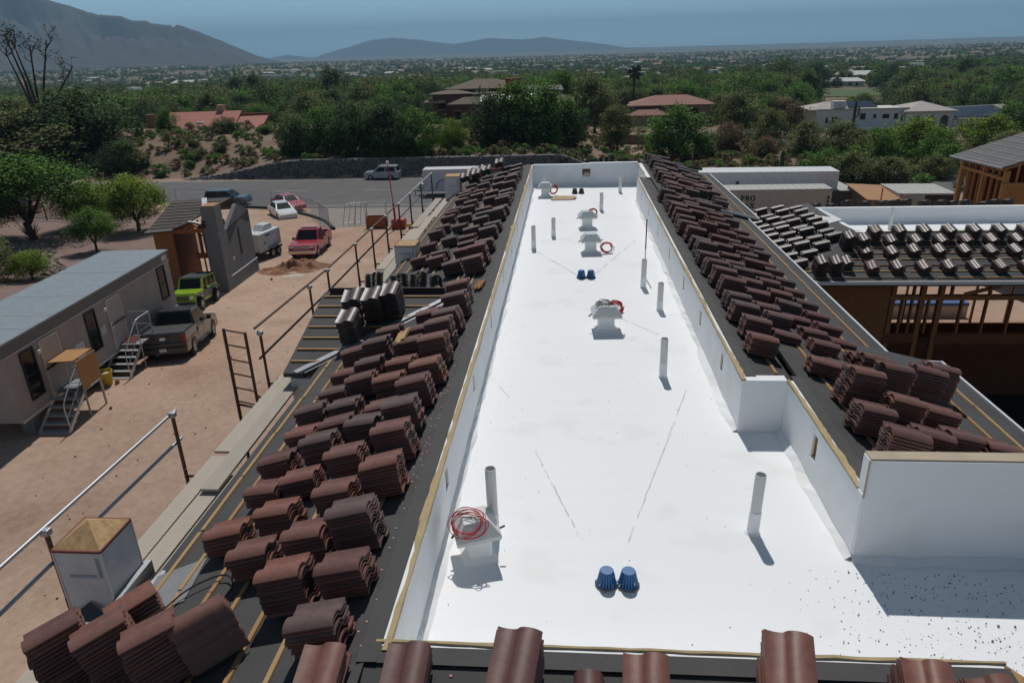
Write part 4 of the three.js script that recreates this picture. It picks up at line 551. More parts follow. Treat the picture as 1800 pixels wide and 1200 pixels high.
car('parked_car', 'dark blue car behind the little gatehouse at the roadside', 'car', [-37.2, gy(-37, -74.8) + 0.03, -75.4], 0.02, paint('blue_paint', 0.02, 0.07, 0.12), suvTop.map(p => [p[0], p[1] * 0.92]), { ...suvCab, yb: 0.92, yr: 1.6 }, 4.6, 'cars parked at the roadside');
car('parked_car', 'white sedan behind the chain link fence corner', 'car', [-28.3, gy(-28.3, -68) - 0.1, -68.2], -0.95, paint('white_car_paint', 0.72, 0.73, 0.72), sedanTop, sedanCab, 4.4, 'cars parked at the roadside');
car('parked_car', 'bright red car behind the white sedan', 'car', [-29.2, gy(-29.2, -71.4) + 0.03, -72.2], -0.75, paint('bright_red_paint', 0.5, 0.02, 0.05), sedanTop, sedanCab, 4.4, 'cars parked at the roadside');
car('parked_car', 'red car under the left trees behind the iron fence', 'car', [-59, gy(-59, -71.5) + 0.05, -71.8], 0.3, paint('dark_red_paint', 0.25, 0.02, 0.03), sedanTop, sedanCab, 4.4, 'cars behind the iron fence');
car('parked_car', 'grey car behind the iron fence between two trees', 'car', [-50.6, gy(-50.6, -72.5) + 0.05, -72.8], 0.1, paint('grey_paint', 0.12, 0.125, 0.13), sedanTop, sedanCab, 4.4, 'cars behind the iron fence');
car('parked_car', 'red car partly hidden behind the white box trailer', 'car', [-8.6, gy(-8.6, -88) + 0.03, -89], 0.0, mats.bright_red_paint, suvTop, suvCab, 4.6, 'cars parked at the roadside');

// ---------------------------------------------------------------- office trailer with its two stairs
{
  const t = thing('office_trailer', 'long grey-brown site office trailer with blue-grey flat roof', 'office trailer', [-16.77, 0.7, -18.16], 0.065), L = 10.75, W = 2.75, H = 2.55;
  const side = M('beige_siding', 0.40, 0.345, 0.31, 0.7, { map: T.stucco }), dark = M('dark_fascia', 0.17, 0.165, 0.165, 0.6, { map: T.grain }), trim = M('pale_trim', 0.52, 0.48, 0.43, 0.6);
  obj('wall', span(-W, 0, 0, H - 0.38, -L, 0), side, t); obj('fascia', span(-W - 0.015, 0.015, H - 0.38, H, -L - 0.015, 0.015), dark, t); obj('fascia_trim', span(0.016, 0.03, H - 0.41, H - 0.37, -L - 0.02, 0.03), trim, t); obj('skirt_trim', span(0.002, 0.025, -0.02, 0.09, -L, 0.02), trim, t);
  const roof = obj('roof', span(-W - 0.06, 0.06, H + 0.002, H + 0.06, -L - 0.06, 0.06), M('coated_metal_roof', 0.30, 0.335, 0.36, 0.42, { map: T.grain }), t); for (const z of [-1.4, -2.6, -4.6, -7.5]) obj('roof_seam', span(-W, 0, H + 0.062, H + 0.07, z - 0.02, z + 0.02), M('roof_seam_grey', 0.42, 0.42, 0.40, 0.6), roof);
  obj('roof_vent', [cyl(0.13, 0.13, 0.05, -1.2, H + 0.06, -0.75), cyl(0.04, 0.04, 0.22, -0.95, H + 0.06, -0.8)], mGalv, t);
  for (const [z, y0, y1] of [[-0.95, 0.5, 1.98], [-4.45, 0.62, 1.98], [-9.9, 0.72, 2.02]]) { const w = obj('window', span(0.004, 0.014, y0, y1, z - 0.27, z + 0.27), mGlass, t); obj('frame', [span(0, 0.05, y1, y1 + 0.07, z - 0.33, z + 0.33), span(0, 0.05, y0 - 0.05, y0, z - 0.33, z + 0.33), span(0, 0.045, y0, y1, z - 0.33, z - 0.27), span(0, 0.045, y0, y1, z + 0.27, z + 0.33), span(0.012, 0.03, (y0 + y1) / 2 - 0.02, (y0 + y1) / 2 + 0.02, z - 0.27, z + 0.27)], mBlack, w); }
  for (const z of [-2.06, -6.0]) { const d = obj('door', span(0.004, 0.03, 0.15, 2.02, z - 0.42, z + 0.42), M('door_panel', 0.42, 0.38, 0.35, 0.6), t); obj('frame', [span(0, 0.04, 2.02, 2.09, z - 0.5, z + 0.5), span(0, 0.04, 0.1, 2.02, z - 0.5, z - 0.42), span(0, 0.04, 0.1, 2.02, z + 0.42, z + 0.5)], trim, d); obj('security_bar', beam([0.06, 1.1, z - 0.55], [0.06, 1.1, z + 0.5], 0.04, 0.05), mBlack, d); obj('handle', rbox(0.06, 0.1, 0.05, 0.05, 1.0, z + 0.34, 0.01), mChrome, d); }
  const notice = (z, y, w, h, k) => { const s = obj('notice_board', span(0.006, 0.02, y, y + h, z - w / 2, z + w / 2), mWhite, t); for (let i = 0; i < k; i++) obj('text_line', span(0.021, 0.023, y + h * (0.85 - i * 0.8 / k) - 0.012, y + h * (0.85 - i * 0.8 / k), z - w * rr(0.3, 0.42), z + w * rr(0.2, 0.42)), M('ink', 0.1, 0.1, 0.12, 0.7), s); };
  notice(-3.5, 0.72, 0.5, 0.5, 5); notice(-5.05, 0.95, 0.3, 0.3, 5); obj('paper_flap', box(0.01, 0.28, 0.16, 0.06, 1.1, -5.55).rotateX(0), mWhite, t); for (const z of [-1.45, -5.35]) obj('wall_lamp', rbox(0.1, 0.14, 0.14, 0.05, 1.78, z, 0.02), mWhite, t);
  notice(-10.4, 2.25, 0.4, 0.2, 2); obj('wheel_group', [-4, -5, -6.2].map(z => new THREE.CylinderGeometry(0.38, 0.38, 2.3, 16).rotateZ(Math.PI / 2).translate(-W / 2, -0.45, z)), mRubber, t); for (const z of [-0.8, -3, -8, -10.4]) for (const x of [-0.4, -W + 0.4]) obj('pier', span(x - 0.2, x + 0.2, -0.7 - (z < -6 ? 0.75 : 0), 0, z - 0.2, z + 0.2), mStuccoGrey, t);
}
function stairs(label, p, turn, shade) {   // local: platform at the back (-z), steps come down towards +z
  const t = thing('metal_stairs', label, 'metal stairs', p, turn, 'trailer stairs'), W = 0.98, n = 5, rise = 0.9 / n, go = 0.24, al = M('aluminium', 0.55, 0.56, 0.57, 0.4, { metalness: 0.6 });
  obj('platform', [rbox(W, 0.04, 1.0, 0, 0.9, -0.5, 0.008)], M('grating', 0.28, 0.29, 0.3, 0.6, { metalness: 0.3, map: T.grain }), t); for (let i = 0; i < n - 0; i++) obj('tread', rbox(W, 0.035, 0.24, 0, 0.9 - (i + 1) * rise + 0.02, go * i + 0.12, 0.006), al, t);
  for (const s of [-1, 1]) { const x = s * W / 2; obj('stringer', beam([x, 0.9, -0.02], [x, 0.02, n * go], 0.03, 0.12), al, t); if (s > 0) { obj('handrail', [tube([[x, 0.05, n * go - 0.1], [x, 0.95, n * go - 0.1], [x, 1.05, n * go - 0.16], [x, 1.85, 0.05], [x, 1.9, -0.1], [x, 1.9, -1.0]], 0.02, 40), bar([x, 0.5, n * go - 0.1], [x, 1.35, 0], 0.015), bar([x, 1.4, 0], [x, 1.4, -1], 0.015), bar([x, 0, 0], [x, 1.9, 0], 0.018), bar([x, 0, -0.98], [x, 1.9, -0.98], 0.018)], al, t); } obj('leg', bar([x, 0, -0.9], [x, 0.9, -0.9], 0.02), al, t); }
  obj('guard_rail', [bar([-W / 2, 1.9, -0.98], [W / 2, 1.9, -0.98], 0.018), bar([-W / 2, 1.4, -0.98], [W / 2, 1.4, -0.98], 0.015), bar([-W / 2, 0.9, -0.98], [-W / 2, 1.9, -0.98], 0.018)], al, t); return t;
}
stairs('aluminium stairs under the plywood canopy at the near trailer door', [-16.42, 0, -19.92], 0.05); { const t = stairs('open aluminium stairs at the second trailer door beside the pickup', [-16.8, 0, -23.95], 0.05); t.position.y = 0.0; }
{ const t = thing('door_mat', 'red-brown mat on the second stairs platform', 'mat', [-16.92, 0.925, -24.45], 0.05); obj('mat', rbox(0.55, 0.015, 0.8, 0, 0.008, 0, 0.005), M('mat_red', 0.16, 0.045, 0.035, 0.95, { map: T.speck }), t); }
{ const t = thing('plywood_canopy', 'orange plywood canopy with side panel over the near stairs', 'canopy', [-16.45, 0, -20.42], 0.05), ply = M('plywood', 0.50, 0.26, 0.095, 0.7, { map: T.wood }); obj('top_panel', box(1.22, 0.02, 1.05, -0.05, 2.02, 0.05).rotateZ(0.05), ply, t); obj('side_panel', box(0.02, 1.0, 1.05, 0.54, 1.5, 0.05), ply, t); for (const z of [-0.4, 0.5]) obj('leg', bar([0.53, 0, z], [0.53, 2.02, z], 0.018), mGalv, t); for (const z of [-0.4, 0.5]) obj('rail', bar([-0.6, 1.98, z], [0.53, 2.0, z], 0.018), mGalv, t); }
{ const t = thing('waste_bin', 'dark green bin standing under the plywood canopy', 'bin', [-16.2, 0.92, -20.6]); obj('bin_body', new THREE.CylinderGeometry(0.2, 0.16, 0.5, 16).translate(0, 0.25, 0), M('dark_green_plastic', 0.015, 0.06, 0.03, 0.5), t); obj('lid', cyl(0.21, 0.2, 0.04, 0, 0.5, 0), mats.dark_green_plastic, t); }
{ const t = thing('yellow_tub', 'yellow plastic tub standing on the dirt beside the trailer', 'tub', [-16.9, 0, -22.35]), y = M('yellow_plastic', 0.55, 0.38, 0.03, 0.5); obj('tub', new THREE.LatheGeometry([[0.0, 0.0], [0.21, 0.0], [0.28, 0.5], [0.3, 0.52], [0.28, 0.53], [0.255, 0.5], [0.24, 0.3]].map(p => new THREE.Vector2(...p)), 24), y, t); obj('contents', cyl(0.25, 0.25, 0.02, 0, 0.4, 0, 20), M('cement_slurry', 0.5, 0.45, 0.33, 0.9), t); obj('logo_patch', box(0.09, 0.05, 0.01, 0.06, 0.25, 0.255), mBlack, t); }

// ---------------------------------------------------------------- gatehouse: render, framing, felt roof
{
  const t = thing('gatehouse', 'small half-built gatehouse with grey rendered wall, chimney and open timber front', 'building', [-20.7, -2.3, -39.94], 0.11); t.scale.setScalar(1.03);
  obj('rendered_wall', [hexa([[-0.25, -0.6, 0], [0, -0.6, 0], [0, -0.6, -5.7], [-0.25, -0.6, -5.7], [-0.25, 3.4, 0], [0, 3.4, 0], [0, 3.72, -5.7], [-0.25, 3.72, -5.7]]), slab([[-0.25, 4.5, -3.8], [0, 4.5, -3.8], [0, 3.4, -1.4], [-0.25, 3.4, -1.4]], dn(0.9)), slab([[-0.25, 3.74, -5.7], [0, 3.74, -5.7], [0, 4.5, -3.8], [-0.25, 4.5, -3.8]], dn(0.9))], mStuccoGrey, t);
  obj('plinth', hexa([[0.01, -0.6, -0.6], [0.12, -0.6, -0.6], [0.12, -0.6, -5.7], [0.01, -0.6, -5.7], [0.01, 0.75, -0.6], [0.08, 0.75, -0.6], [0.08, 0.5, -5.7], [0.01, 0.5, -5.7]]), mStuccoGrey, t); obj('plinth_bead', beam([0.09, 0.77, -0.6], [0.09, 0.52, -5.7], 0.05, 0.05), mDrip, t);
  obj('slit_window', [box(0.04, 1.7, 0.32, 0.0, 2.3, -3.25)], mBlack, t); obj('wall_plate', box(0.02, 0.18, 0.2, 0.02, 1.55, -1.75), mWhite, t);
  obj('chimney', [hexa([[-0.78, -0.5, 0.14], [0.1, -0.5, 0.14], [0.1, -0.5, -0.9], [-0.78, -0.5, -0.9], [-0.72, 5.05, 0.1], [0.08, 5.05, 0.1], [0.08, 5.05, -0.92], [-0.72, 5.05, -0.92]])], mStuccoGrey, t); obj('chimney_cap', span(-0.7, 0.06, 5.052, 5.12, -0.93, 0.03), mOsb, t);
  obj('sheathing_panel', span(-3.7, -2.6, -0.4, 3.75, -0.12, 0), M('orange_sheathing', 0.38, 0.16, 0.055, 0.8, { map: T.osb }), t); obj('side_sheathing', span(-3.72, -3.62, -0.4, 3.75, -5.6, -0.121), mOsbRed, t);
  for (let i = 0; i < 7; i++) obj('stud', span(-2.5 + i * 0.27, -2.5 + i * 0.27 + 0.05, -0.5, 3.6, -3.6, -3.45), mStud, t); for (let i = 0; i < 4; i++) obj('stud', span(-1.45 + i * 0.28, -1.4 + i * 0.28, 2.35, 3.6, -0.12, 0), mStud, t);
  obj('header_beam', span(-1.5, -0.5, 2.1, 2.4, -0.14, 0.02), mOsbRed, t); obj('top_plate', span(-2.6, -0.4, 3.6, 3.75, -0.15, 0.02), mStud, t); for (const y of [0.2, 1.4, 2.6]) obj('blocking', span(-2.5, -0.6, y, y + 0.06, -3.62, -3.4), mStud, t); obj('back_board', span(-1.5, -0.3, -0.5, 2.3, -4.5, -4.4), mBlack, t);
  const tr = (a, b) => obj('truss_member', beam([...a, 0.06], [...b, 0.06], 0.1, 0.09, V(0, 0, 1)), mStud, t); tr([-2.6, 3.8], [-0.4, 3.8]); tr([-2.6, 3.84], [-1.4, 4.25]); tr([-1.4, 4.25], [-0.4, 3.84]); tr([-1.4, 3.84], [-1.4, 4.22]); tr([-1.85, 3.84], [-1.4, 4.1]); tr([-0.95, 3.84], [-1.4, 4.1]);
  const sl = obj('roof_slope', [slab([[-3.95, 3.78, 0.3], [-2.4, 3.86, 0.3], [-0.3, 4.85, -4.0], [-3.95, 4.75, -4.0]], dn(0.08)), slab([[-2.45, 3.9, 0.32], [-1.4, 4.32, 0.32], [-1.1, 4.5, -1.4], [-1.8, 4.25, -1.4]], dn(0.06))], mFelt, t); obj('back_slope', slab([[-3.95, 4.74, -4.02], [-0.26, 4.84, -4.02], [-0.26, 3.8, -6.0], [-3.95, 3.75, -6.0]], dn(0.08)), mFelt, t);
  for (let i = 0; i < 10; i++) { const u = i / 10; obj('batten', beam([-3.9, lerp(3.8, 4.75, u) + 0.012, lerp(0.25, -3.95, u)], [lerp(-2.5, -0.6, u), lerp(3.88, 4.83, u) + 0.012, lerp(0.25, -3.95, u)], 0.05, 0.024), mBatten, sl); }
  obj('valley_flashing', [beam([-0.75, 4.55, -0.6], [-1.9, 4.9, -3.8], 0.3, 0.02), beam([-0.6, 4.2, 0.3], [-1.4, 4.36, 0.34], 0.2, 0.02)], mGalv, t); obj('rake_edge', beam([-3.98, 3.8, 0.31], [-2.4, 3.9, 0.31], 0.03, 0.06), mDrip, t); obj('chimney_apron', hexa([[-0.95, 3.9, -0.95], [-0.6, 3.9, -0.95], [-0.6, 3.9, 0.3], [-0.95, 3.9, 0.3], [-0.95, 4.0, -0.95], [-0.6, 4.3, -0.95], [-0.6, 4.3, 0.3], [-0.95, 4.0, 0.3]]), mBlack, t);
}
{ // towed generator
  const t = thing('generator_trailer', 'white towed generator on twin wheels behind the gatehouse', 'generator', [-22.75, gy(-22.75, -50) + 0.02, -50.1], -0.2), w = M('generator_white', 0.62, 0.64, 0.64, 0.5, { map: T.grain });
  obj('housing', [rbox(1.6, 1.35, 2.7, 0, 1.3, 0, 0.05)], w, t); obj('top_box', hexa([[-0.4, 1.97, 0.3], [0.4, 1.97, 0.3], [0.4, 1.97, -1.0], [-0.4, 1.97, -1.0], [-0.38, 2.35, -0.1], [0.38, 2.35, -0.1], [0.38, 2.35, -0.95], [-0.38, 2.35, -0.95]]), w, t); obj('frame', rbox(1.5, 0.16, 3.0, 0, 0.55, 0, 0.02), mBlack, t); obj('louvre', [box(0.5, 0.4, 0.02, -0.35, 1.55, 1.36)], mGreyD, t); obj('control_door', [box(0.02, 0.7, 0.9, 0.81, 1.3, -0.3)], mWhite, t); obj('sticker', [box(0.02, 0.12, 0.6, 0.825, 1.75, 0.3), box(0.02, 0.14, 0.14, 0.825, 1.25, 0.75)], M('sticker_blue', 0.08, 0.12, 0.3, 0.6), t); obj('stripe', box(0.7, 0.12, 0.02, -0.3, 1.85, 1.36), M('sticker_green', 0.3, 0.4, 0.1, 0.6), t);
  for (const z of [-0.7, 0.05]) for (const s of [-1, 1]) { const h = new THREE.Group(); h.name = 'axle'; h.rotation.y = Math.PI / 2; t.add(h); wheel(h, -z, s * 0.85, 0.34, 0.2, mats.alloy); obj('fender', rbox(0.25, 0.04, 0.78, s * 0.86, 0.78, z, 0.02), mGalv, t); } obj('tow_bar', bar([0, 0.5, 1.5], [0, 0.45, 2.5], 0.05), mBlack, t); obj('jack_leg', bar([0, 0, 2.3], [0, 0.5, 2.3], 0.03), mBlack, t);
}
{ // dirt heap with spilt white powder
  const n = 40, P = [], I = []; for (let j = 0; j <= n; j++) for (let i = 0; i <= n; i++) { const u = i / n * 2 - 1, v = j / n * 2 - 1, x = -18.9 + u * 2.4 + v * 0.7, z = -46 - v * 2.2, r = Math.hypot(u, v * (1 - 0.2 * u)), k = Math.max(0, 1 - r * r); P.push(x, terrain(x, z) - 0.03 + 0.62 * Math.pow(k, 1.4) * Math.max(0, 2.2 * fbm(i * 0.2, j * 0.2, 0, 501, 4) - 0.5) + 0.22 * k * (fbm(i * 0.6, j * 0.6, 0, 505, 3) - 0.5), z); }
  for (let j = 0; j < n; j++) for (let i = 0; i < n; i++) { const a = j * (n + 1) + i; I.push(a, a + 1, a + n + 1, a + 1, a + n + 2, a + n + 1); } const g = new THREE.BufferGeometry(); g.setAttribute('position', new THREE.Float32BufferAttribute(P, 3)); g.setIndex(I); g.computeVertexNormals();
  tag(obj('dirt_heap', g, M('fresh_soil', 0.30, 0.15, 0.085, 1, { map: T.dirt, bumpMap: T.speck, bumpScale: 0.03 })), 'low heap of fresh reddish soil near the gatehouse', 'dirt heap');
  const m = obj('spilt_powder', new THREE.SphereGeometry(1, 18, 8, 0, 6.3, 0, 1.57).scale(0.75, 0.08, 0.4), M('white_powder', 0.62, 0.56, 0.5, 1, { map: T.grain })); m.position.set(-18.1, gy(-18.1, -43.9) - 0.01, -43.9); m.rotation.y = 0.4; tag(m, 'pale patch of spilt powder beside the soil heap', 'powder patch');
}
// ---------------------------------------------------------------- fences, box trailer, mast, site odds and ends
{ const t = thing('iron_fence', 'black iron picket fence between the gravel bed and the parking', 'fence'), path = [[-66, -69.5], [-57, -67.9], [-47.3, -66.2], [-41.7, -69.5]], pk = []; for (let k = 0; k < path.length - 1; k++) { const [x0, z0] = path[k], [x1, z1] = path[k + 1], L = Math.hypot(x1 - x0, z1 - z0), P = s => { const x = lerp(x0, x1, s), z = lerp(z0, z1, s); return [x, terrain(x, z), z]; }; for (let s = 0; s <= 1.0001; s += 2.4 / L) { const p = P(Math.min(1, s)); obj('post', box(0.08, 1.7, 0.08, p[0], p[1] + 0.8, p[2]), mBlack, t); } for (let s = 0; s < 1; s += 0.13 / L) { const p = P(s); pk.push(box(0.025, 1.4, 0.025, p[0], p[1] + 0.8, p[2])); } for (const h of [0.2, 1.4]) { const a = P(0), b = P(1); obj('rail', bar([a[0], a[1] + h, a[2]], [b[0], b[1] + h, b[2]], 0.025), mBlack, t); } } obj('pickets', pk, mBlack, t).userData.kind = 'stuff'; }
{ const t = thing('chain_link_fence', 'chain link fence with thin posts around the site corner', 'fence'), path = [[-43, -75.2], [-35.7, -74.0], [-31, -72.4], [-27.2, -69.4], [-23.5, -65.2], [-21.2, -61.0]], wires = []; path.forEach(([x, z], i) => { const y = terrain(x, z); obj('post', bar([x, y - 0.05, z], [x, y + 1.9, z], 0.035), mGalv, t); if (i) { const [a, c] = path[i - 1], b = terrain(a, c); obj('top_rail', bar([a, b + 1.85, c], [x, y + 1.85, z], 0.025), mGalv, t); for (let k = 0; k < 34; k++) { const u0 = k / 34, u1 = (k + 5) / 34, P = (u, h) => [lerp(a, x, u), lerp(b, y, u) + h, lerp(c, z, u)]; if (u1 <= 1) wires.push(bar(P(u0, 0.1), P(u1, 1.85), 0.005, 0.005, 3), bar(P(u1, 0.1), P(u0, 1.85), 0.005, 0.005, 3)); } } }); obj('wire_mesh', wires, mGalv, t).userData.kind = 'stuff';
  const f = thing('silt_barrier', 'low black silt barrier along the foot of the chain link fence', 'silt barrier'), pts = path.slice(1).map(([x, z]) => [x + 0.5, terrain(x, z) + 0.12, z + 0.4]); obj('sock', tube(pts, 0.16, 60, 8), mBlack, f); }
{ const t = thing('fence_panels', 'loose stack of leaning fence panels by the site entrance', 'fence panels', [-20.6, gy(-20.6, -63) + 0.0, -63]); for (let k = 0; k < 3; k++) { const x = k * 0.5; obj('panel', [bar([x, 0, 0], [x + 0.25, 1.8, -0.5], 0.025), bar([x + 0.9, 0, -0.8], [x + 1.05, 1.8, -1.2], 0.025), bar([x + 0.25, 1.8, -0.5], [x + 1.05, 1.8, -1.2], 0.02), bar([x, 0.1, 0], [x + 0.9, 0.1, -0.8], 0.02)], mGalv, t); } }
{ const t = thing('box_trailer', 'white enclosed box trailer parked at the roadside behind the tile stacks', 'box trailer', [-12.8, gy(-12.8, -80.5) + 0.02, -80.8], 0.03), w = mWhite; obj('side', [span(-3.5, 3.6, 0.55, 2.95, -1.1, 1.1)], M('trailer_side_white', 0.66, 0.65, 0.66, 0.4), t); obj('roof', new THREE.CylinderGeometry(1.25, 1.25, 7.3, 24, 1, false, -0.95, 1.9).rotateX(Math.PI / 2).rotateY(Math.PI / 2).scale(1, 0.4, 1).translate(0.02, 2.62, 0), w, t); obj('corner_trim', [span(-3.52, -3.4, 0.5, 2.98, 1.08, 1.13), span(-3.5, 3.6, 2.86, 2.98, 1.1, 1.14)], mWhite, t); obj('graphic', [new THREE.TorusGeometry(0.95, 0.05, 6, 20, 3.14).translate(-1.1, 0.9, 1.115), box(1.2, 0.5, 0.01, 0.4, 2.1, 1.11)], M('graphic_blue', 0.10, 0.10, 0.22, 0.5), t); for (const x of [0.4, 1.2]) { wheel(t, x, 1.0, 0.36, 0.22, mats.alloy); wheel(t, x, -1.0, 0.36, 0.22, mats.alloy); } obj('draw_bar', [bar([-3.5, 0.5, 0.6], [-4.9, 0.5, 0], 0.05), bar([-3.5, 0.5, -0.6], [-4.9, 0.5, 0], 0.05), bar([-4.7, 0, 0], [-4.7, 0.5, 0], 0.04)], mBlack, t); obj('tongue_box', rbox(0.6, 0.7, 1.1, -3.95, 0.95, 0, 0.06), mWhite, t); }
{ const t = thing('red_mast', 'thin red mast with a lamp head standing on a red base at the site entrance', 'mast', [-15.2, gy(-15.2, -61) + 0.0, -61], 0); const red = M('safety_red', 0.42, 0.03, 0.03, 0.5); obj('pole', bar([0, 0.9, 0], [-0.25, 5.6, 0], 0.045), red, t); obj('pole_sleeve', bar([0, 0.1, 0], [-0.05, 2.2, 0], 0.1), red, t); obj('lamp_head', [rbox(0.25, 0.25, 0.2, -0.25, 5.7, 0, 0.04)], mWhite, t); obj('base', rbox(1.2, 0.8, 0.9, 0.3, 0.45, 0, 0.06), red, t); obj('red_feet', [bar([-0.6, 0.06, 0.8], [0.6, 0.06, -0.8], 0.06), bar([0.6, 0.06, 0.8], [-0.6, 0.06, -0.8], 0.06)], mats.yellow_plastic, t); }
{ const t = thing('orange_crate', 'orange-brown cage crate left of the red mast base', 'crate', [-17.0, gy(-17, -61.5), -61.5], 0.1); obj('side_panel', [span(-0.9, 0.9, 0.1, 1.0, 0.42, 0.46), span(-0.9, 0.9, 0.1, 1.0, -0.46, -0.42), span(-0.9, -0.86, 0.1, 1.0, -0.42, 0.42), span(0.86, 0.9, 0.1, 1.0, -0.42, 0.42), span(-0.86, 0.86, 0.1, 0.16, -0.42, 0.42)], M('rust_orange', 0.32, 0.10, 0.04, 0.8), t); obj('cage', [[-0.9, 0.45], [0.9, 0.45], [-0.9, -0.45], [0.9, -0.45]].flatMap(([x, z]) => bar([x, 0, z], [x, 2.3, z], 0.025)).concat([bar([-0.9, 2.3, 0.45], [0.9, 2.3, 0.45], 0.02), bar([-0.9, 2.3, -0.45], [0.9, 2.3, -0.45], 0.02), bar([-0.9, 2.3, 0.45], [-0.9, 2.3, -0.45], 0.02), bar([0.9, 2.3, 0.45], [0.9, 2.3, -0.45], 0.02)]), mGalv, t); }
{ const t = thing('yellow_platform', 'long low platform with yellow edge beneath the far scaffold', 'platform', [-11.5, gy(-11.5, -60), -60], 0); obj('deck', span(-2.4, 2.2, 0.5, 0.62, -0.5, 0.5), mOsb, t); obj('yellow_edge', span(-2.4, 2.2, 0.42, 0.66, 0.51, 0.56), mats.yellow_plastic, t); for (const x of [-2.2, 0, 2]) obj('leg', span(x - 0.05, x + 0.05, 0, 0.5, -0.4, 0.4), mBlack, t); }
{ // rock retaining wall across the road
  const t = thing('rock_wall', 'long dark rock retaining wall along the far side of the road', 'retaining wall'), pts = []; for (let x = -54; x <= 2; x += 1) pts.push(x); const hAt = x => 0.3 + 2.25 * ss(-54, -36, x) * ss(6, -2, x);
  const tr = []; for (let i = 0; i < pts.length - 1; i++) { const a = pts[i], b = pts[i + 1], za = -WALLF(a), zb = -WALLF(b), y = -5.05; const A = [a, y, za], B = [b, y, zb], C = [b, y + hAt(b), zb - 0.5], D = [a, y + hAt(a), za - 0.5], E = [b, y + hAt(b), zb - 1.4], F = [a, y + hAt(a), za - 1.4]; tr.push(A, B, C, A, C, D, D, C, E, D, E, F); }
  const mStone = M('wall_stone', 0.20, 0.195, 0.19, 0.95, { map: T.speck }); obj('wall_core', tri(tr), mStone, t);
  const g = new THREE.IcosahedronGeometry(0.16, 0), N = 2600, im = new THREE.InstancedMesh(g, mStone, N), m4 = new THREE.Matrix4(), q = new THREE.Quaternion(), cc = new THREE.Color(); for (let i = 0; i < N; i++) { const x = rr(-53, 2), u = rnd(), h = hAt(x); q.setFromEuler(new THREE.Euler(rnd() * 6, rnd() * 6, rnd() * 6)); m4.compose(V(x, -5.05 + u * h, -WALLF(x) - 0.5 * u), q, V(rr(0.7, 1.5), rr(0.6, 1.1), rr(0.7, 1.3))); im.setMatrixAt(i, m4); const k = rr(0.5, 1.5); im.setColorAt(i, cc.setRGB(k, k, k)); } im.name = 'stones'; im.userData.kind = 'stuff'; shade(im); t.add(im);
}
{ // river stones in the dry swale of the gravel bed
  const g = new THREE.IcosahedronGeometry(0.14, 1), N = 420, im = new THREE.InstancedMesh(g, M('river_stone', 0.36, 0.31, 0.27, 0.9, { map: T.speck }), N), m4 = new THREE.Matrix4(), q = new THREE.Quaternion(), cc = new THREE.Color(); for (let i = 0; i < N; i++) { const u = rnd(), x = lerp(-52, -34.5, u) + rr(-0.6, 0.6), z = -54.6 + 9.5 * ss(0.35, 1, u) + rr(-1, 1); q.setFromEuler(new THREE.Euler(rnd() * 6, rnd() * 6, rnd() * 6)); m4.compose(V(x, terrain(x, z) + 0.08, z), q, V(rr(0.6, 1.8), rr(0.5, 1), rr(0.6, 1.4))); im.setMatrixAt(i, m4); const k = rr(0.55, 1.35); im.setColorAt(i, cc.setRGB(k, k * 0.97, k * 0.93)); } im.name = 'river_stones'; im.userData = { label: 'pale river stones along the dry swale in the gravel bed', category: 'stones', kind: 'stuff' }; shade(im); scene.add(im);
  const N2 = 420, g2 = new THREE.IcosahedronGeometry(0.05, 0), im2 = new THREE.InstancedMesh(g2, M('dirt_clod', 0.26, 0.165, 0.115, 1, { map: T.speck }), N2); for (let i = 0; i < N2; i++) { const x = rr(-20, -6), z = -4 - Math.pow(rnd(), 1.3) * 48; const s = rnd() < 0.06 ? rr(1.2, 2.6) : rr(0.25, 0.8); q.setFromEuler(new THREE.Euler(rnd() * 6, rnd() * 6, rnd() * 6)); m4.compose(V(x, terrain(x, z) + 0.02 * s, z), q, V(s, s * 0.6, s)); im2.setMatrixAt(i, m4); const k = rr(0.6, 1.5); im2.setColorAt(i, cc.setRGB(k, k, k)); } im2.name = 'dirt_clods'; im2.userData = { label: 'loose clods and pebbles scattered over the dirt yard', category: 'clods', kind: 'stuff' }; shade(im2); scene.add(im2);
}

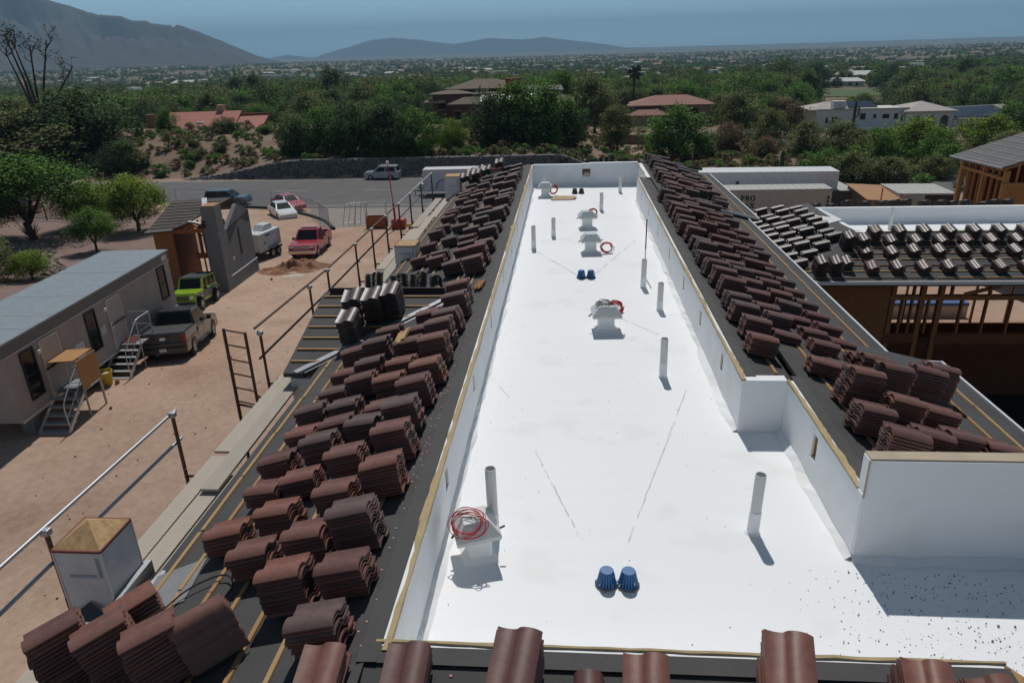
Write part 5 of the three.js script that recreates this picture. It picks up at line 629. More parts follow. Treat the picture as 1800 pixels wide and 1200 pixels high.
// ---------------------------------------------------------------- lower wing on the right, still open timber frame
{
  const t = thing('wing_building', 'lower timber framed wing with dark battened roof and open stud wall', 'building'), X1 = 30;
  const fs = obj('roof_slope', slab([[5.62, WY, WZ], [X1, WY, WZ], [X1, 5.85, -20.6], [8.2, 5.85, -20.6]], dn(0.1)), mFelt, t), wsl = obj('roof_slope', slab([[5.62, WY, -25.1], [5.62, WY, WZ - 0.002], [8.2, 5.848, -20.602], [8.2, 5.8, -25.1]], dn(0.1)), mFelt, t); obj('roof_slope', slab([[8.25, 5.56, -25.16], [X1, 5.56, -25.16], [X1, 5.2, -26.7], [8.25, 5.2, -26.7]], dn(0.1)), mFelt, t);
  for (let i = 0; i < 8; i++) { const z = -18.2 - i * 0.31; for (let x = 6.0 + (i > 1 ? i * 0.3 : 0) + rr(0, 0.3); x < 17;) { const L = rr(2.2, 3.4); obj('batten', beam([x, wingY(z) + 0.014, z], [x + L, wingY(z) + 0.014, z + rr(-0.02, 0.02)], 0.045, 0.022), pick([mBatten, mats.pine_batten_pale, M('weathered_batten', 0.25, 0.17, 0.11, 0.85, { map: T.wood })]), fs); x += L + rr(0.02, 0.08); } }
  for (const x of [5.95, 6.3]) obj('batten', beam([x, westY(x) + 0.014, -24.5], [x, westY(x) + 0.014, -18.6], 0.045, 0.022), mBatten, wsl);
  obj('drip_edge', [beam([5.6, WY - 0.01, WZ + 0.02], [X1, WY - 0.01, WZ + 0.02], 0.04, 0.09)], mDrip, t); obj('drip_edge', beam([5.6, WY - 0.01, -24.7], [5.6, WY - 0.01, WZ], 0.04, 0.09), mDrip, t);
  obj('flat_roof', span(8.36, X1, 4.95, 5.1, -25.0, -20.74), mMembrane, t); obj('parapet', [span(8.2, X1, 4.9, 5.87, -20.74, -20.6)], mWallCoat, t); obj('parapet', hexa([[8.22, 4.9, -20.76], [8.36, 4.9, -20.76], [8.36, 4.9, -25.15], [8.22, 4.9, -25.15], [8.22, 5.88, -20.76], [8.36, 5.88, -20.76], [8.36, 5.64, -25.15], [8.22, 5.64, -25.15]]), mWallCoat, t); obj('parapet', span(8.37, X1, 4.9, 5.63, -25.14, -25.0), mWallCoat, t);
  obj('foam_edge', foam('x', -20.6, -1, 8.5, 13, 5.87, 0.03, 0.12), mFoam, t); obj('membrane_flap', slab([[7.55, 5.72, -22.9], [7.75, 5.76, -22.0], [8.35, 5.87, -22.2], [8.35, 5.78, -24.3]], dn(0.02)), mWhite, t);
  obj('vent_pipe', cyl(0.06, 0.055, 0.75, 10.6, 5.1, -24.0), mPvc, t);
  const Z = -18.35, beamM = mStud; obj('sheathing', span(5.95, 8.42, -0.1, 5.08, Z - 0.12, Z), M('orange_sheathing', 0.38, 0.16, 0.055, 0.8, { map: T.osb }), t); obj('side_sheathing', span(5.9, 6.0, -0.3, 5.08, -26.2, Z - 0.121), mOsbRed, t);
  obj('top_plate', span(8.42, X1, 4.98, 5.08, Z - 0.12, Z), beamM, t); obj('header', span(8.42, X1, 4.6, 4.72, Z - 0.13, Z + 0.01), beamM, t); obj('spandrel', span(9.75, X1, 3.38, 3.66, Z - 0.14, Z + 0.02), mOsbRed, t); obj('spandrel', span(8.42, 9.2, 3.4, 3.66, Z - 0.14, Z + 0.02), mOsbRed, t);
  for (const x of [8.45, 9.2, 9.66]) obj('post', span(x, x + 0.12, -0.1, 4.98, Z - 0.125, Z + 0.006), beamM, t); for (let x = 10.25; x < 20; x += 0.62) obj('stud', span(x, x + 0.05, 3.66, 4.6, Z - 0.1, Z), beamM, t); for (const x of [8.75, 9.0, 9.42]) obj('stud', span(x, x + 0.045, 3.66, 4.6, Z - 0.1, Z), beamM, t); for (let x = 9.0; x < 20; x += 0.95) obj('stud', span(x, x + 0.05, 4.72, 4.98, Z - 0.1, Z), beamM, t);
  for (let x = 10.3; x < 20; x += 1.9) obj('brace', beam([x, 4.74, Z - 0.05], [x + 0.85, 4.96, Z - 0.05], 0.05, 0.09), beamM, t);
  obj('back_wall', [span(6, X1, 2.7, 5.0, -26.3, -26.2), span(6, X1, -0.5, 0.95, -26.3, -26.2)], mOsbRed, t); for (let x = 6.4; x < 22; x += 1.24) obj('stud', span(x, x + 0.05, 0.95, 2.7, -26.3, -26.2), beamM, t); obj('slab', span(5.95, X1, -0.4, 0.02, -26.2, Z), M('shade_black_floor', 0.03, 0.03, 0.032, 0.8), t); obj('added_low_partition', span(6.1, X1, 0.02, 2.0, -22.2, -22.08), mOsbRed, t); for (const x of [18.5]) obj('added_inner_partition', span(x, x + 0.12, 0.02, 4.9, -25.5, -20), mOsbRed, t);  // slab painted near-black for shade; partitions added to hide lit floor and darken inside
}
[[8.9, -28.2, 0.7, 0.5, 'white carton seen through the left stud bay'], [10.2, -28.0, 0.9, 0.55, 'white carton seen through the middle stud bays'], [11.3, -28.3, 0.8, 0.6, 'white carton beside another behind the stud wall'], [13.6, -28.6, 0.6, 0.5, 'small pale carton seen through the right stud bays']].forEach(([x, z, w, h, label]) => { const t = thing('carton', label, 'carton', [x, gy(x, z), z], rr(-0.3, 0.3), 'cartons behind the wing'); obj('carton_body', rbox(w, h, w * 0.8, 0, h / 2, 0, 0.01), mWhite, t); obj('carton_tape', box(0.06, 0.004, w * 0.8, 0, h + 0.003, 0), mFoam, t); });
{ const t = thing('covered_lumber', 'long blue covered lumber stack seen through the stud wall', 'lumber stack', [13, gy(13, -34), -34]); obj('lumber', span(-4.5, 6, 0.1, 0.7, -0.6, 0.6), mPlank, t); obj('blue_cover', span(-4.5, 6, 0.71, 0.86, -0.65, 0.65), M('blue_tarp', 0.05, 0.11, 0.28, 0.7), t); for (const x of [-4, 0, 5]) obj('bearer', span(x, x + 0.1, 0, 0.1, -0.6, 0.6), mStud, t); }
// containers and sheds behind
const { FontLoader } = await import('three/addons/loaders/FontLoader.js'), { TextGeometry } = await import('three/addons/geometries/TextGeometry.js');
const font = await new FontLoader().loadAsync('fonts/droid/droid_sans_bold.typeface.json');
const word = (s, size, depth = 0.01) => new TextGeometry(s, { font, size, depth, curveSegments: 4 });
function container(label, p, turn, L, W, H, col, o = {}) {
  const t = thing('shipping_container', label, 'container', p, turn, 'containers beyond the wing'), m = M('container_paint_' + col.join(''), ...col, 0.6, { map: T.grain }); obj('shell', span(0, L, 0.12, H - 0.04, -W, 0), m, t);
  const ribs = []; for (let x = 0.25; x < L - 0.2; x += 0.28) ribs.push(span(x, x + 0.14, 0.2, H - 0.12, 0, 0.025)); obj('corrugation', ribs, m, t); const rr2 = []; for (let x = 0.3; x < L - 0.2; x += 0.6) rr2.push(span(x, x + 0.3, H - 0.04, H - 0.015, -W + 0.1, -0.1)); obj('roof_ribs', rr2, M('container_roof', 0.50, 0.50, 0.45, 0.7, { map: T.grain }), t);
  obj('roof_panel', span(0.02, L - 0.02, H - 0.06, H - 0.03, -W + 0.02, -0.02), mats.container_roof, t); obj('frame', [span(0, L, 0, 0.14, -0.06, 0.05), span(0, L, H - 0.1, H, -0.06, 0.05), span(L - 0.1, L + 0.02, 0, H, -0.06, 0.05), span(-0.02, 0.1, 0, H, -0.06, 0.05)], m, t); if (o.door) obj('open_door', span(L * 0.45, L * 0.95, 0.2, H - 0.15, 0.035, 0.05), mBlack, t); if (o.end) for (let k = 0; k < 4; k++) obj('end_marking', span(L - 0.32, L - 0.14, 1.0 + k * 0.32, 1.2 + k * 0.32, 0.052, 0.056), mBlack, t); obj('footing', [span(0.1, 0.7, -0.6, 0, -W, 0), span(L - 0.7, L - 0.1, -0.6, 0, -W, 0)], mStuccoGrey, t); return t;
}
{ const t = container('grey container with black lettering and a green logo beyond the wing roof', [9.0, gy(15, -61) + 0.34, -60.2], 0.0, 12.5, 2.44, 2.78, [0.50, 0.49, 0.455], { end: true }); const ink = M('lettering_black', 0.02, 0.022, 0.02, 0.7);
  obj('lettering', word('PRO', 0.46).translate(5.2, 1.84, 0.03), ink, t); obj('lettering', word('B', 0.46).translate(5.2, 1.24, 0.03), ink, t); obj('lettering', word('X', 0.46).translate(6.0, 1.24, 0.03), ink, t); obj('logo_flower', [0, 1, 2, 3, 4, 5].map(i => new THREE.CylinderGeometry(0.09, 0.09, 0.012, 10).rotateX(Math.PI / 2).translate(5.76 + 0.12 * Math.cos(i * 1.047), 1.46 + 0.12 * Math.sin(i * 1.047), 0.04)).concat(new THREE.CylinderGeometry(0.08, 0.08, 0.014, 10).rotateX(Math.PI / 2).translate(5.76, 1.46, 0.042)), M('logo_green', 0.18, 0.30, 0.06, 0.6), t); }
{ const t = thing('semi_trailer', 'long plain white semi trailer standing behind the lettered container', 'semi trailer', [10.2, gy(16, -65) + 0, -64.2], -0.03); obj('box', span(0, 13.0, 1.2, 4.05, -2.6, 0), M('trailer_white', 0.80, 0.81, 0.84, 0.4, { map: T.grain }), t); obj('roof', span(-0.02, 13.02, 4.052, 4.1, -2.62, 0.02), mWhite, t); obj('bottom_rail', span(0, 13, 1.1, 1.24, -0.02, 0.03), mGalv, t); for (const x of [1.4, 2.7]) wheel(t, x, -0.2, 0.5, 0.3, mats.alloy); obj('landing_leg', span(10, 10.15, 0, 1.2, -0.6, -0.45), mBlack, t); obj('side_label', span(4.4, 4.7, 2.6, 3.3, 0.004, 0.008), M('ink', 0.1, 0.1, 0.12, 0.7), t); }
container('dark grey-green container between the lettered container and the plywood shed', [22.3, gy(23, -64), -63.2], 0, 2.4, 5.5, 2.5, [0.12, 0.13, 0.125]);
container('pale container with an open dark doorway right of the plywood shed', [26.9, gy(28, -60), -60.2], -0.05, 4.4, 4.6, 2.6, [0.46, 0.455, 0.42], { door: true });
{ const t = thing('plywood_shed', 'shed with orange plywood lean-to roof between the containers', 'shed', [24.1, gy(25, -60), -59.3], -0.03); obj('wall', [hexa([[0, 0, 0], [2.5, 0, 0], [2.5, 0, -5], [0, 0, -5], [0, 2.3, 0], [2.5, 2.15, 0], [2.5, 2.5, -5], [0, 2.65, -5]])], M('shed_wall_tan', 0.27, 0.20, 0.14, 0.85, { map: T.stucco }), t); const top = M('roof_plywood', 0.46, 0.25, 0.11, 0.75, { map: T.wood }); for (let k = 0; k < 2; k++) obj('roof_sheet', slab([[-0.15, 2.36 + k * 0.17, 0.2 - k * 2.7], [2.75, 2.2 + k * 0.17, 0.2 - k * 2.7], [2.75, 2.37 + k * 0.17, -2.48 - k * 2.7], [-0.15, 2.53 + k * 0.17, -2.48 - k * 2.7]], dn(0.03)), top, t); obj('red_post', bar([0.9, 0.5, 0.25], [0.9, 3.3, 0.25], 0.05), M('safety_red', 0.42, 0.03, 0.03, 0.5), t); }
{ // framed building at the right edge
  const t = thing('timber_framed_house', 'timber framed building with grey battened roof at the right edge', 'building'), y0 = -2.9, wood = M('fresh_timber', 0.50, 0.26, 0.095, 0.75, { map: T.wood }), osb = M('fresh_strand_board', 0.50, 0.27, 0.085, 0.8, { map: T.osb }), ry = x => 4.2 + 0.33 * (x - 23.4);
  const rf = obj('roof_slope', slab([[23.3, ry(23.3), -46.4], [23.55, ry(23.55), -41.2], [36, ry(36), -41.2], [36, ry(36), -46.4]], dn(0.12)), M('grey_felt', 0.13, 0.13, 0.135, 0.8, { map: T.felt }), t); for (let i = 0; i < 9; i++) { const x = 23.75 + i * 0.62; obj('batten', beam([x - 0.2, ry(x - 0.2) + 0.015, -46.3], [x, ry(x) + 0.015, -41.25], 0.06, 0.03), M('pale_batten', 0.50, 0.46, 0.40, 0.8), rf); } obj('eave_edge', beam([23.28, 4.16, -46.4], [23.52, 4.22, -41.2], 0.05, 0.1), mDrip, t);
  for (let z = -46; z < -41.3; z += 0.62) { obj('stud', span(24.0, 24.14, y0, 4.1, z, z + 0.06), wood, t); obj('rafter_tail', beam([23.5, 4.1, z + 0.03], [24.4, 4.35, z + 0.03], 0.05, 0.2), wood, t); } obj('corner_post', span(23.95, 24.2, y0, 4.2, -46.3, -46.05), wood, t); obj('corner_post', span(23.95, 24.2, y0, 4.0, -41.7, -41.45), wood, t); obj('mid_post', span(23.95, 24.18, y0, 4.1, -43.8, -43.6), wood, t); for (const y of [3.45, 1.1]) obj('plate', span(23.96, 24.2, y, y + 0.16, -46.2, -41.5), wood, t);
  obj('gable_sheathing', span(24.2, 36, y0, 3.2, -41.55, -41.42), osb, t); obj('gable_plate', span(23.9, 36, 3.2, 3.36, -41.6, -41.38), wood, t); for (let x = 24.6; x < 34; x += 0.75) obj('truss_web', beam([x, 3.36, -41.5], [x + (Math.round(x * 4) % 2 ? 0.6 : 0), Math.max(3.5, ry(x) - 0.25), -41.5], 0.09, 0.09, V(0, 0, 1)), wood, t); obj('truss_top', beam([23.7, 4.1, -41.5], [36, ry(36) - 0.2, -41.5], 0.1, 0.2), wood, t); obj('inner_wall', span(24.6, 36, y0, 4, -46.2, -46.0), mOsbRed, t); obj('far_wall', span(27.5, 27.6, y0, 4.5, -46, -41.6), mOsbRed, t);
}

// ---------------------------------------------------------------- plants
const HUE = { dark: [0.038, 0.060, 0.025], green: [0.048, 0.092, 0.022], lime: [0.085, 0.125, 0.022], olive: [0.070, 0.085, 0.036], brown: [0.085, 0.066, 0.040] };
const leafMat = {}; for (const k in HUE) leafMat[k] = M('foliage_' + k, ...HUE[k].map(v => v * 3.2), 0.95, { phys: true, vertexColors: true, side: THREE.DoubleSide, transmission: 0.36, thickness: 0, specularIntensity: 0.1 });
const mBark = M('bark', 0.085, 0.062, 0.045, 0.95, { map: T.speck });
function crownGeo(n, size, clumps, sd, airy = 0.5) {   // leaf faces in clumps spread through a unit ball
  const keep = seed; seed = sd; const P = [], N = [], C = [], cl = [];
  for (let i = 0; i < clumps; i++) { const a = rnd() * 6.283, y = rr(-0.75, 1), r = Math.sqrt(1 - Math.min(1, y * y)) * Math.pow(rnd(), 0.45), k = rr(0.72, 1.12); cl.push({ p: V(Math.cos(a) * r * k, y * k * 0.92, Math.sin(a) * r * k), s: rr(0.16, 0.34), h: rr(0.8, 1.2), w: rr(-0.12, 0.16) }); }
  for (let i = 0; i < n; i++) {
    const c = cl[Math.floor(rnd() * clumps)], d = V(rr(-1, 1), rr(-1, 1), rr(-1, 1)); if (d.length() > 1) d.normalize(); const p = c.p.clone().addScaledVector(d, c.s * (0.6 + airy * rnd())), s = size * rr(0.6, 1.4);
    const u = V(rr(-1, 1), rr(-0.6, 0.6), rr(-1, 1)).normalize(), w = u.clone().cross(V(rr(-1, 1), rr(-1, 1), rr(-1, 1))).normalize(), f = u.clone().cross(w); if (f.y < 0) f.negate(); const nn = f.multiplyScalar(0.55).add(p.clone().normalize().multiplyScalar(0.6)).add(V(0, 0.25, 0)).normalize();
    const q = [p.clone().addScaledVector(u, s), p.clone().addScaledVector(w, s * 0.55), p.clone().addScaledVector(u, -s), p.clone().addScaledVector(w, -s * 0.55)], b = c.h * rr(0.72, 1.28), yel = c.w + rr(-0.08, 0.12);
    for (const k of [0, 1, 2, 0, 2, 3]) { P.push(q[k].x, q[k].y, q[k].z); N.push(nn.x, nn.y, nn.z); C.push(b * (1 + yel), b, b * (1 - yel * 0.5)); }
  }
  seed = keep; const g = new THREE.BufferGeometry(); g.setAttribute('position', new THREE.Float32BufferAttribute(P, 3)); g.setAttribute('normal', new THREE.Float32BufferAttribute(N, 3)); g.setAttribute('color', new THREE.Float32BufferAttribute(C, 3)); g.setAttribute('uv', new THREE.BufferAttribute(new Float32Array(P.length / 3 * 2), 2)); return g;
}
const CROWN = { near: [0, 1, 2].map(k => crownGeo(17000, 0.03, 130, 900 + k, 0.9)), mid: [0, 1, 2, 3, 4].map(k => crownGeo(11000, 0.036, 90, 950 + k, 0.8)), far: [0, 1, 2, 3, 4].map(k => crownGeo(900, 0.1, 34, 990 + k, 0.7)) };
let treeN = 0;
function tree(name, label, category, kind, level, x, yc, z, rx, ry, group, forks = 5) {
  const y0 = terrain(x, z), t = thing(name, label, category, [x, y0 - 0.05, z], rr(0, 6.28), group), h = Math.max(ry * 0.7, yc - y0), c = shade(new THREE.Mesh(CROWN[level][treeN++ % CROWN[level].length], leafMat[kind])); c.name = 'crown'; c.position.y = h; c.scale.set(rx, ry, rx * 0.92); t.add(c);
  const g = [], th = Math.max(0.06, rx * 0.045), fy = h * 0.35; g.push(bar([0, 0, 0], [rr(-0.1, 0.1) * rx, fy, rr(-0.1, 0.1) * rx], th * 1.3, th, 7)); for (let i = 0; i < forks; i++) { const a = i / forks * 6.283 + rr(-0.4, 0.4), k = rx * rr(0.35, 0.7), m = [Math.cos(a) * k * 0.5, lerp(fy, h, 0.6), Math.sin(a) * k * 0.5], e = [Math.cos(a) * k, h + ry * rr(0.1, 0.6), Math.sin(a) * k]; g.push(bar([0, fy * 0.9, 0], m, th * 0.8, th * 0.5, 6), bar(m, e, th * 0.5, th * 0.15, 5)); }
  obj('trunk', g, mBark, t); return t;
}
tree('mesquite_tree', 'large bright green tree at the left edge over the iron fence', 'tree', 'green', 'near', -46.5, 1.4, -57.5, 5.6, 2.3);
tree('mesquite_tree', 'lower green tree at the far left beside the large one', 'tree', 'green', 'near', -50.5, -0.3, -58, 3.2, 2.2);
tree('palo_verde_tree', 'airy yellow-green tree standing in the gravel behind the gatehouse', 'tree', 'lime', 'near', -39.0, -0.6, -61, 3.1, 2.2);
tree('palo_verde_tree', 'spreading yellow-green tree between the large tree and the gatehouse', 'tree', 'lime', 'near', -45.2, -1.2, -63.5, 3.4, 1.6);
tree('young_tree', 'small young tree with forked stem beside the trailer roof', 'tree', 'green', 'near', -37.4, -0.9, -52.4, 1.9, 1.25, null, 4);
tree('round_shrub', 'yellow-green round shrub in the gravel beside the trailer', 'shrub', 'lime', 'near', -36.0, -1.5, -43.4, 1.35, 0.95);
tree('feathery_shrub', 'tall feathery shrub at the left edge beside the round shrub', 'shrub', 'olive', 'near', -38.6, -0.9, -43, 1.9, 1.9);
{ const t = thing('grass_clump', 'dark spiky grass clump in the gravel bed under the left tree', 'grass clump', [-47.2, gy(-47.2, -58.5), -58.2], 0), g = []; for (let i = 0; i < 160; i++) { const a = rnd() * 6.28, k = rr(0.3, 0.95), hh = rr(0.8, 1.6); g.push(bar([Math.cos(a) * 0.12, 0, Math.sin(a) * 0.12], [Math.cos(a) * k, hh, Math.sin(a) * k], 0.018, 0.003, 3)); } obj('blades', g, M('dry_blade', 0.06, 0.065, 0.035, 0.9), t).userData.kind = 'stuff'; }
// trees standing beyond the road: [x, crown y, z, rx, ry, kind]
const TREES = [[-80.1, -2.4, -104, 10.3, 4.4, 'olive'], [-76, -2.2, -110, 8.5, 4.8, 'dark'], [-65.3, -2.9, -102, 3.8, 2.5, 'dark'], [-87.3, 1, -125, 7, 3.5, 'olive'], [-94.5, -1.0, -120, 5.9, 3.8, 'olive'], [-69.8, -0.9, -124, 2.2, 2.2, 'green'], [-56.9, -1.7, -119, 2.9, 1.5, 'dark'], [-39.5, -0.8, -104, 3.3, 3, 'dark'], [-35.9, -0.3, -106, 3.8, 3.8, 'green'], [-31, 0.2, -104, 4.1, 3.9, 'dark'], [-25.7, 0.2, -103, 4.4, 3.9, 'dark'], [-21.3, -0.3, -103, 3.9, 3.4, 'green'], [-122.2, -4.9, -270, 6.3, 8.9, 'dark'], [-119.8, -4.7, -280, 5.7, 8.7, 'dark'], [-75.7, -1.3, -240, 8.3, 7.4, 'dark'], [-65.3, -4.7, -235, 7.3, 6.9, 'dark'], [-99.2, -5.4, -255, 7, 7, 'dark'], [-176.5, -6.5, -280, 5.8, 5.8, 'dark'], [-61, -1.9, -170, 5.3, 4.3, 'olive'], [-46.2, -3.3, -200, 6.2, 4, 'green'], [-146, -9.1, -290, 6.4, 4.6, 'green'], [-11.9, -0.8, -110, 4.3, 4.3, 'dark'], [-7.7, 0.1, -112, 5.4, 4.7, 'green'], [-3.3, -0.2, -110, 4.7, 4.7, 'green'], [0, -1.7, -112, 3.5, 3.5, 'dark'], [5.4, 0, -157, 5.7, 5.3, 'olive'], [-2, 2.4, -180, 5.4, 3.2, 'green'], [8.2, -2, -126, 3.4, 3.4, 'olive'], [16.5, -2.4, -115, 5.6, 4.2, 'green'], [34.6, -2.7, -154, 5.5, 4.2, 'olive'], [35.6, -4.8, -133, 4, 3.6, 'olive'], [26.9, -5.2, -126, 3.3, 2.7, 'brown'], [84, -8.2, -310, 11.6, 9.1, 'dark'], [96, -10.2, -330, 6.5, 7.5, 'dark'], [88, -13.4, -360, 9.4, 6.4, 'dark'], [37.7, -4.1, -119, 3.8, 3.1, 'olive'], [40.5, -4, -112, 4.1, 3.2, 'olive'], [41, -3.1, -101, 3.8, 2.7, 'green'], [52.3, -3.9, -115, 5.2, 3.4, 'lime'], [51, -3.6, -105, 3.1, 2.4, 'green'], [33.1, -3.4, -87, 3.3, 1.9, 'olive'], [35.8, -3.2, -84, 2.9, 1.7, 'olive'], [31.5, -3.4, -92, 2.8, 1.8, 'green'], [68.7, -4.2, -126, 5.6, 2.8, 'lime'], [155.6, -9.1, -280, 10.1, 7.3, 'green'], [147.3, -10.4, -290, 9.5, 5.3, 'lime'], [172, -11.8, -420, 9.2, 8.6, 'dark'], [150, -14.4, -475, 9.2, 8.6, 'dark'], [183.7, -8.7, -370, 9.6, 9.1, 'dark'], [106.2, -8.7, -250, 4, 2.9, 'lime'], [97, -10.2, -265, 3.6, 2.2, 'lime'], [87.3, -5.4, -154, 4.5, 3.4, 'green'], [51.6, -6, -182, 5.4, 4.1, 'brown'], [21.9, -5.1, -119, 2.3, 1.8, 'olive'], [42.6, -3.7, -88, 2.7, 1.6, 'olive'], [31, -5.6, -118, 2.7, 1.8, 'brown'], [-49, -0.6, -128, 2.6, 1.8, 'olive'], [-45, -0.9, -118, 3.0, 2.0, 'olive'], [60, -3.6, -104, 3.6, 2.2, 'olive'], [47, -3.4, -94, 3.0, 1.8, 'green'], [-16.6, -0.8, -105, 2.2, 2.4, 'lime']];
{ const word2 = { dark: 'dark green', green: 'mid green', lime: 'yellow-green', olive: 'grey-green', brown: 'brownish' }, zone = ([x, , z]) => z > -135 ? (x < 12 ? 'beyond the rock wall' : 'in the scrub behind the containers') : (x < 12 ? 'in the valley left of centre' : 'around the white house'), cnt = {};
  [...TREES].sort((a, b) => a[0] / -a[2] - b[0] / -b[2]).forEach(([x, y, z, rx, ry, k]) => { const w = zone([x, y, z]), n = (cnt[w] = (cnt[w] || 0) + 1); tree('desert_tree', `${word2[k]} tree ${w}, ${ord(n)} tree from the left`, 'tree', k, 'mid', x, y, z, rx, ry, 'trees ' + w); }); }
{ // tall bare tree
  const t = thing('bare_tree', 'tall sparse nearly bare tree against the mountains at the left', 'tree', [-89.6, gy(-89.6, -120), -120]), g = [], tips = []; const limb = (a, b, r0, r1, k) => { const m = [lerp(a[0], b[0], 0.5) + rr(-0.4, 0.4), lerp(a[1], b[1], 0.55), lerp(a[2], b[2], 0.5) + rr(-0.4, 0.4)]; g.push(bar(a, m, r0, (r0 + r1) / 2, 6), bar(m, b, (r0 + r1) / 2, r1, 5)); if (k > 0) for (let i = 0; i < 4; i++) { const u = rr(0.45, 0.95), p = [lerp(m[0], b[0], u), lerp(m[1], b[1], u), lerp(m[2], b[2], u)]; limb(p, [p[0] + rr(-1.5, 1.5), p[1] + rr(0.6, 2.2), p[2] + rr(-1.5, 1.5)], r1, r1 * 0.35, k - 1); } else tips.push(b); };
  [[-2.4, 16.4, 0], [-0.6, 15.5, 1], [4.2, 15.2, -0.5], [8.0, 11.2, 0], [2.2, 14.6, 1], [-3.8, 13.6, -1]].forEach(e => limb([rr(-0.3, 0.3), 0, rr(-0.3, 0.3)], e, 0.3, 0.09, 2)); obj('trunk', g, mBark, t);
  const s = []; for (const p of tips) for (let i = 0; i < 5; i++) { const a = 0.16; s.push(new THREE.PlaneGeometry(a * 2, a).rotateX(rnd() * 6).rotateY(rnd() * 6).translate(p[0] + rr(-0.5, 0.5), p[1] + rr(-0.6, 0.4), p[2] + rr(-0.5, 0.5))); } obj('leaves', s, M('sparse_leaf', 0.07, 0.085, 0.035, 0.9, { side: THREE.DoubleSide }), t).userData.kind = 'stuff';
}
{ const palm = (label, x, z, top) => { const y = gy(x, z), t = thing('palm_tree', label, 'palm', [x, y, z]), h = top - y; obj('trunk', bar([0, 0, 0], [0.2, h - 1.8, 0], 0.35, 0.26, 8), mBark, t); const fr = []; for (let i = 0; i < 46; i++) { const a = rnd() * 6.28, e = rr(-1.1, 1.1), L = rr(1.4, 2.3), d = V(Math.cos(a) * Math.cos(e), Math.sin(e), Math.sin(a) * Math.cos(e)); fr.push(new THREE.ConeGeometry(0.42, L, 4, 1).scale(1, 1, 0.15).rotateX(Math.PI).translate(0, L / 2, 0).applyQuaternion(new THREE.Quaternion().setFromUnitVectors(V(0, 1, 0), d)).translate(0.2, h - 1.8, 0)); } obj('fronds', fr, M('palm_frond', 0.055, 0.075, 0.03, 0.8, { side: THREE.DoubleSide }), t); obj('dead_skirt', cyl(0.45, 0.8, 2.2, 0.2, h - 4.2, 0, 9), M('dead_frond', 0.12, 0.09, 0.055, 0.95), t); }; palm('tall fan palm above the valley trees right of centre', 17.8, -210, 5.6); palm('shorter fan palm left of the pink roofed house', 23.5, -205, -0.5); }
[[28.1, -98, 3.4, 'saguaro cactus left of its neighbour beyond the containers'], [32, -98, 3.9, 'saguaro cactus right of its neighbour beyond the containers'], [55.8, -150, 6.5, 'tall leaning saguaro cactus in front of the white house'], [79, -170, 4, 'saguaro cactus at the right end of the white house']].forEach(([x, z, h, label]) => { const t = thing('saguaro_cactus', label, 'cactus', [x, gy(x, z) - 0.1, z], 0, 'saguaros'), m = M('cactus_skin', 0.055, 0.075, 0.035, 0.85); const col = (hh, r) => new THREE.LatheGeometry([[r * 0.8, 0], [r, hh * 0.3], [r, hh * 0.85], [r * 0.7, hh * 0.96], [0.01, hh]].map(p => new THREE.Vector2(...p)), 14); obj('column', col(h, 0.28), m, t); if (h > 3.5) obj('arm', [bar([0.2, h * 0.5, 0], [0.7, h * 0.56, 0], 0.14), col(h * 0.3, 0.16).translate(0.72, h * 0.54, 0)], m, t); });
{ // low scrub: nobody could count it
  const spots = []; while (spots.length < 2600) { const r = rnd() < 0.4 ? rr(98, 135) : Math.exp(rr(Math.log(76), Math.log(240))), a = rr(-0.75, 0.8), x = Math.sin(a) * r, z = -Math.cos(a) * r; if (z > -99 && x < 14) continue; if (x > 7 && x < 32 && z > -72) continue; if (z > -76) continue; spots.push([x, z]); }
  ['olive', 'green', 'brown'].forEach((k, q) => { const n = Math.floor(spots.length / 3), im = new THREE.InstancedMesh(CROWN.far[q], leafMat[k], n), m4 = new THREE.Matrix4(); for (let i = 0; i < n; i++) { const [x, z] = spots[i * 3 + q], s = rr(0.35, 1.1); m4.compose(V(x, terrain(x, z) + s * 0.35, z), new THREE.Quaternion().setFromEuler(new THREE.Euler(0, rnd() * 6, 0)), V(s, s * rr(0.6, 0.9), s)); im.setMatrixAt(i, m4); } im.name = 'desert_scrub' + ['', '_001', '_002'][q]; im.userData = { label: `low ${['grey-green', 'green', 'brown'][q]} desert scrub covering the banks`, category: 'scrub', kind: 'stuff' }; shade(im); scene.add(im); });
}
// ---------------------------------------------------------------- houses near enough to show their parts
function hip(x0, x1, z0, z1, ye, yr, o = 0.5) { x0 -= o; x1 += o; z0 -= o; z1 += o; const w = Math.min(x1 - x0, z1 - z0) / 2, A = [x0, ye, z1], B = [x1, ye, z1], C = [x1, ye, z0], D = [x0, ye, z0], alongX = x1 - x0 > z1 - z0, P = alongX ? [x0 + w, yr, (z0 + z1) / 2] : [(x0 + x1) / 2, yr, z1 - w], Q = alongX ? [x1 - w, yr, (z0 + z1) / 2] : [(x0 + x1) / 2, yr, z0 + w]; const t = alongX ? [A, B, Q, A, Q, P, B, C, Q, C, D, P, C, P, Q, D, A, P] : [A, B, P, B, C, Q, B, Q, P, C, D, Q, D, A, P, D, P, Q]; const lo = p => [p[0], p[1] - 0.25, p[2]]; for (const [a, b] of [[A, B], [B, C], [C, D], [D, A]]) t.push(a, lo(a), lo(b), a, lo(b), b); t.push(lo(A), lo(D), lo(C), lo(A), lo(C), lo(B)); return tri(t); }
const tileRoof = tex(256, 1.6, (u, v) => { const a = Math.abs(Math.sin(u * Math.PI * 5)), r = (v * 4) % 1; const k = (0.7 + 0.3 * a) * (r < 0.12 ? 0.8 : 1) * (0.85 + 0.3 * pnoise(u * 5, v * 4, 0, 71)); return g3(k); });
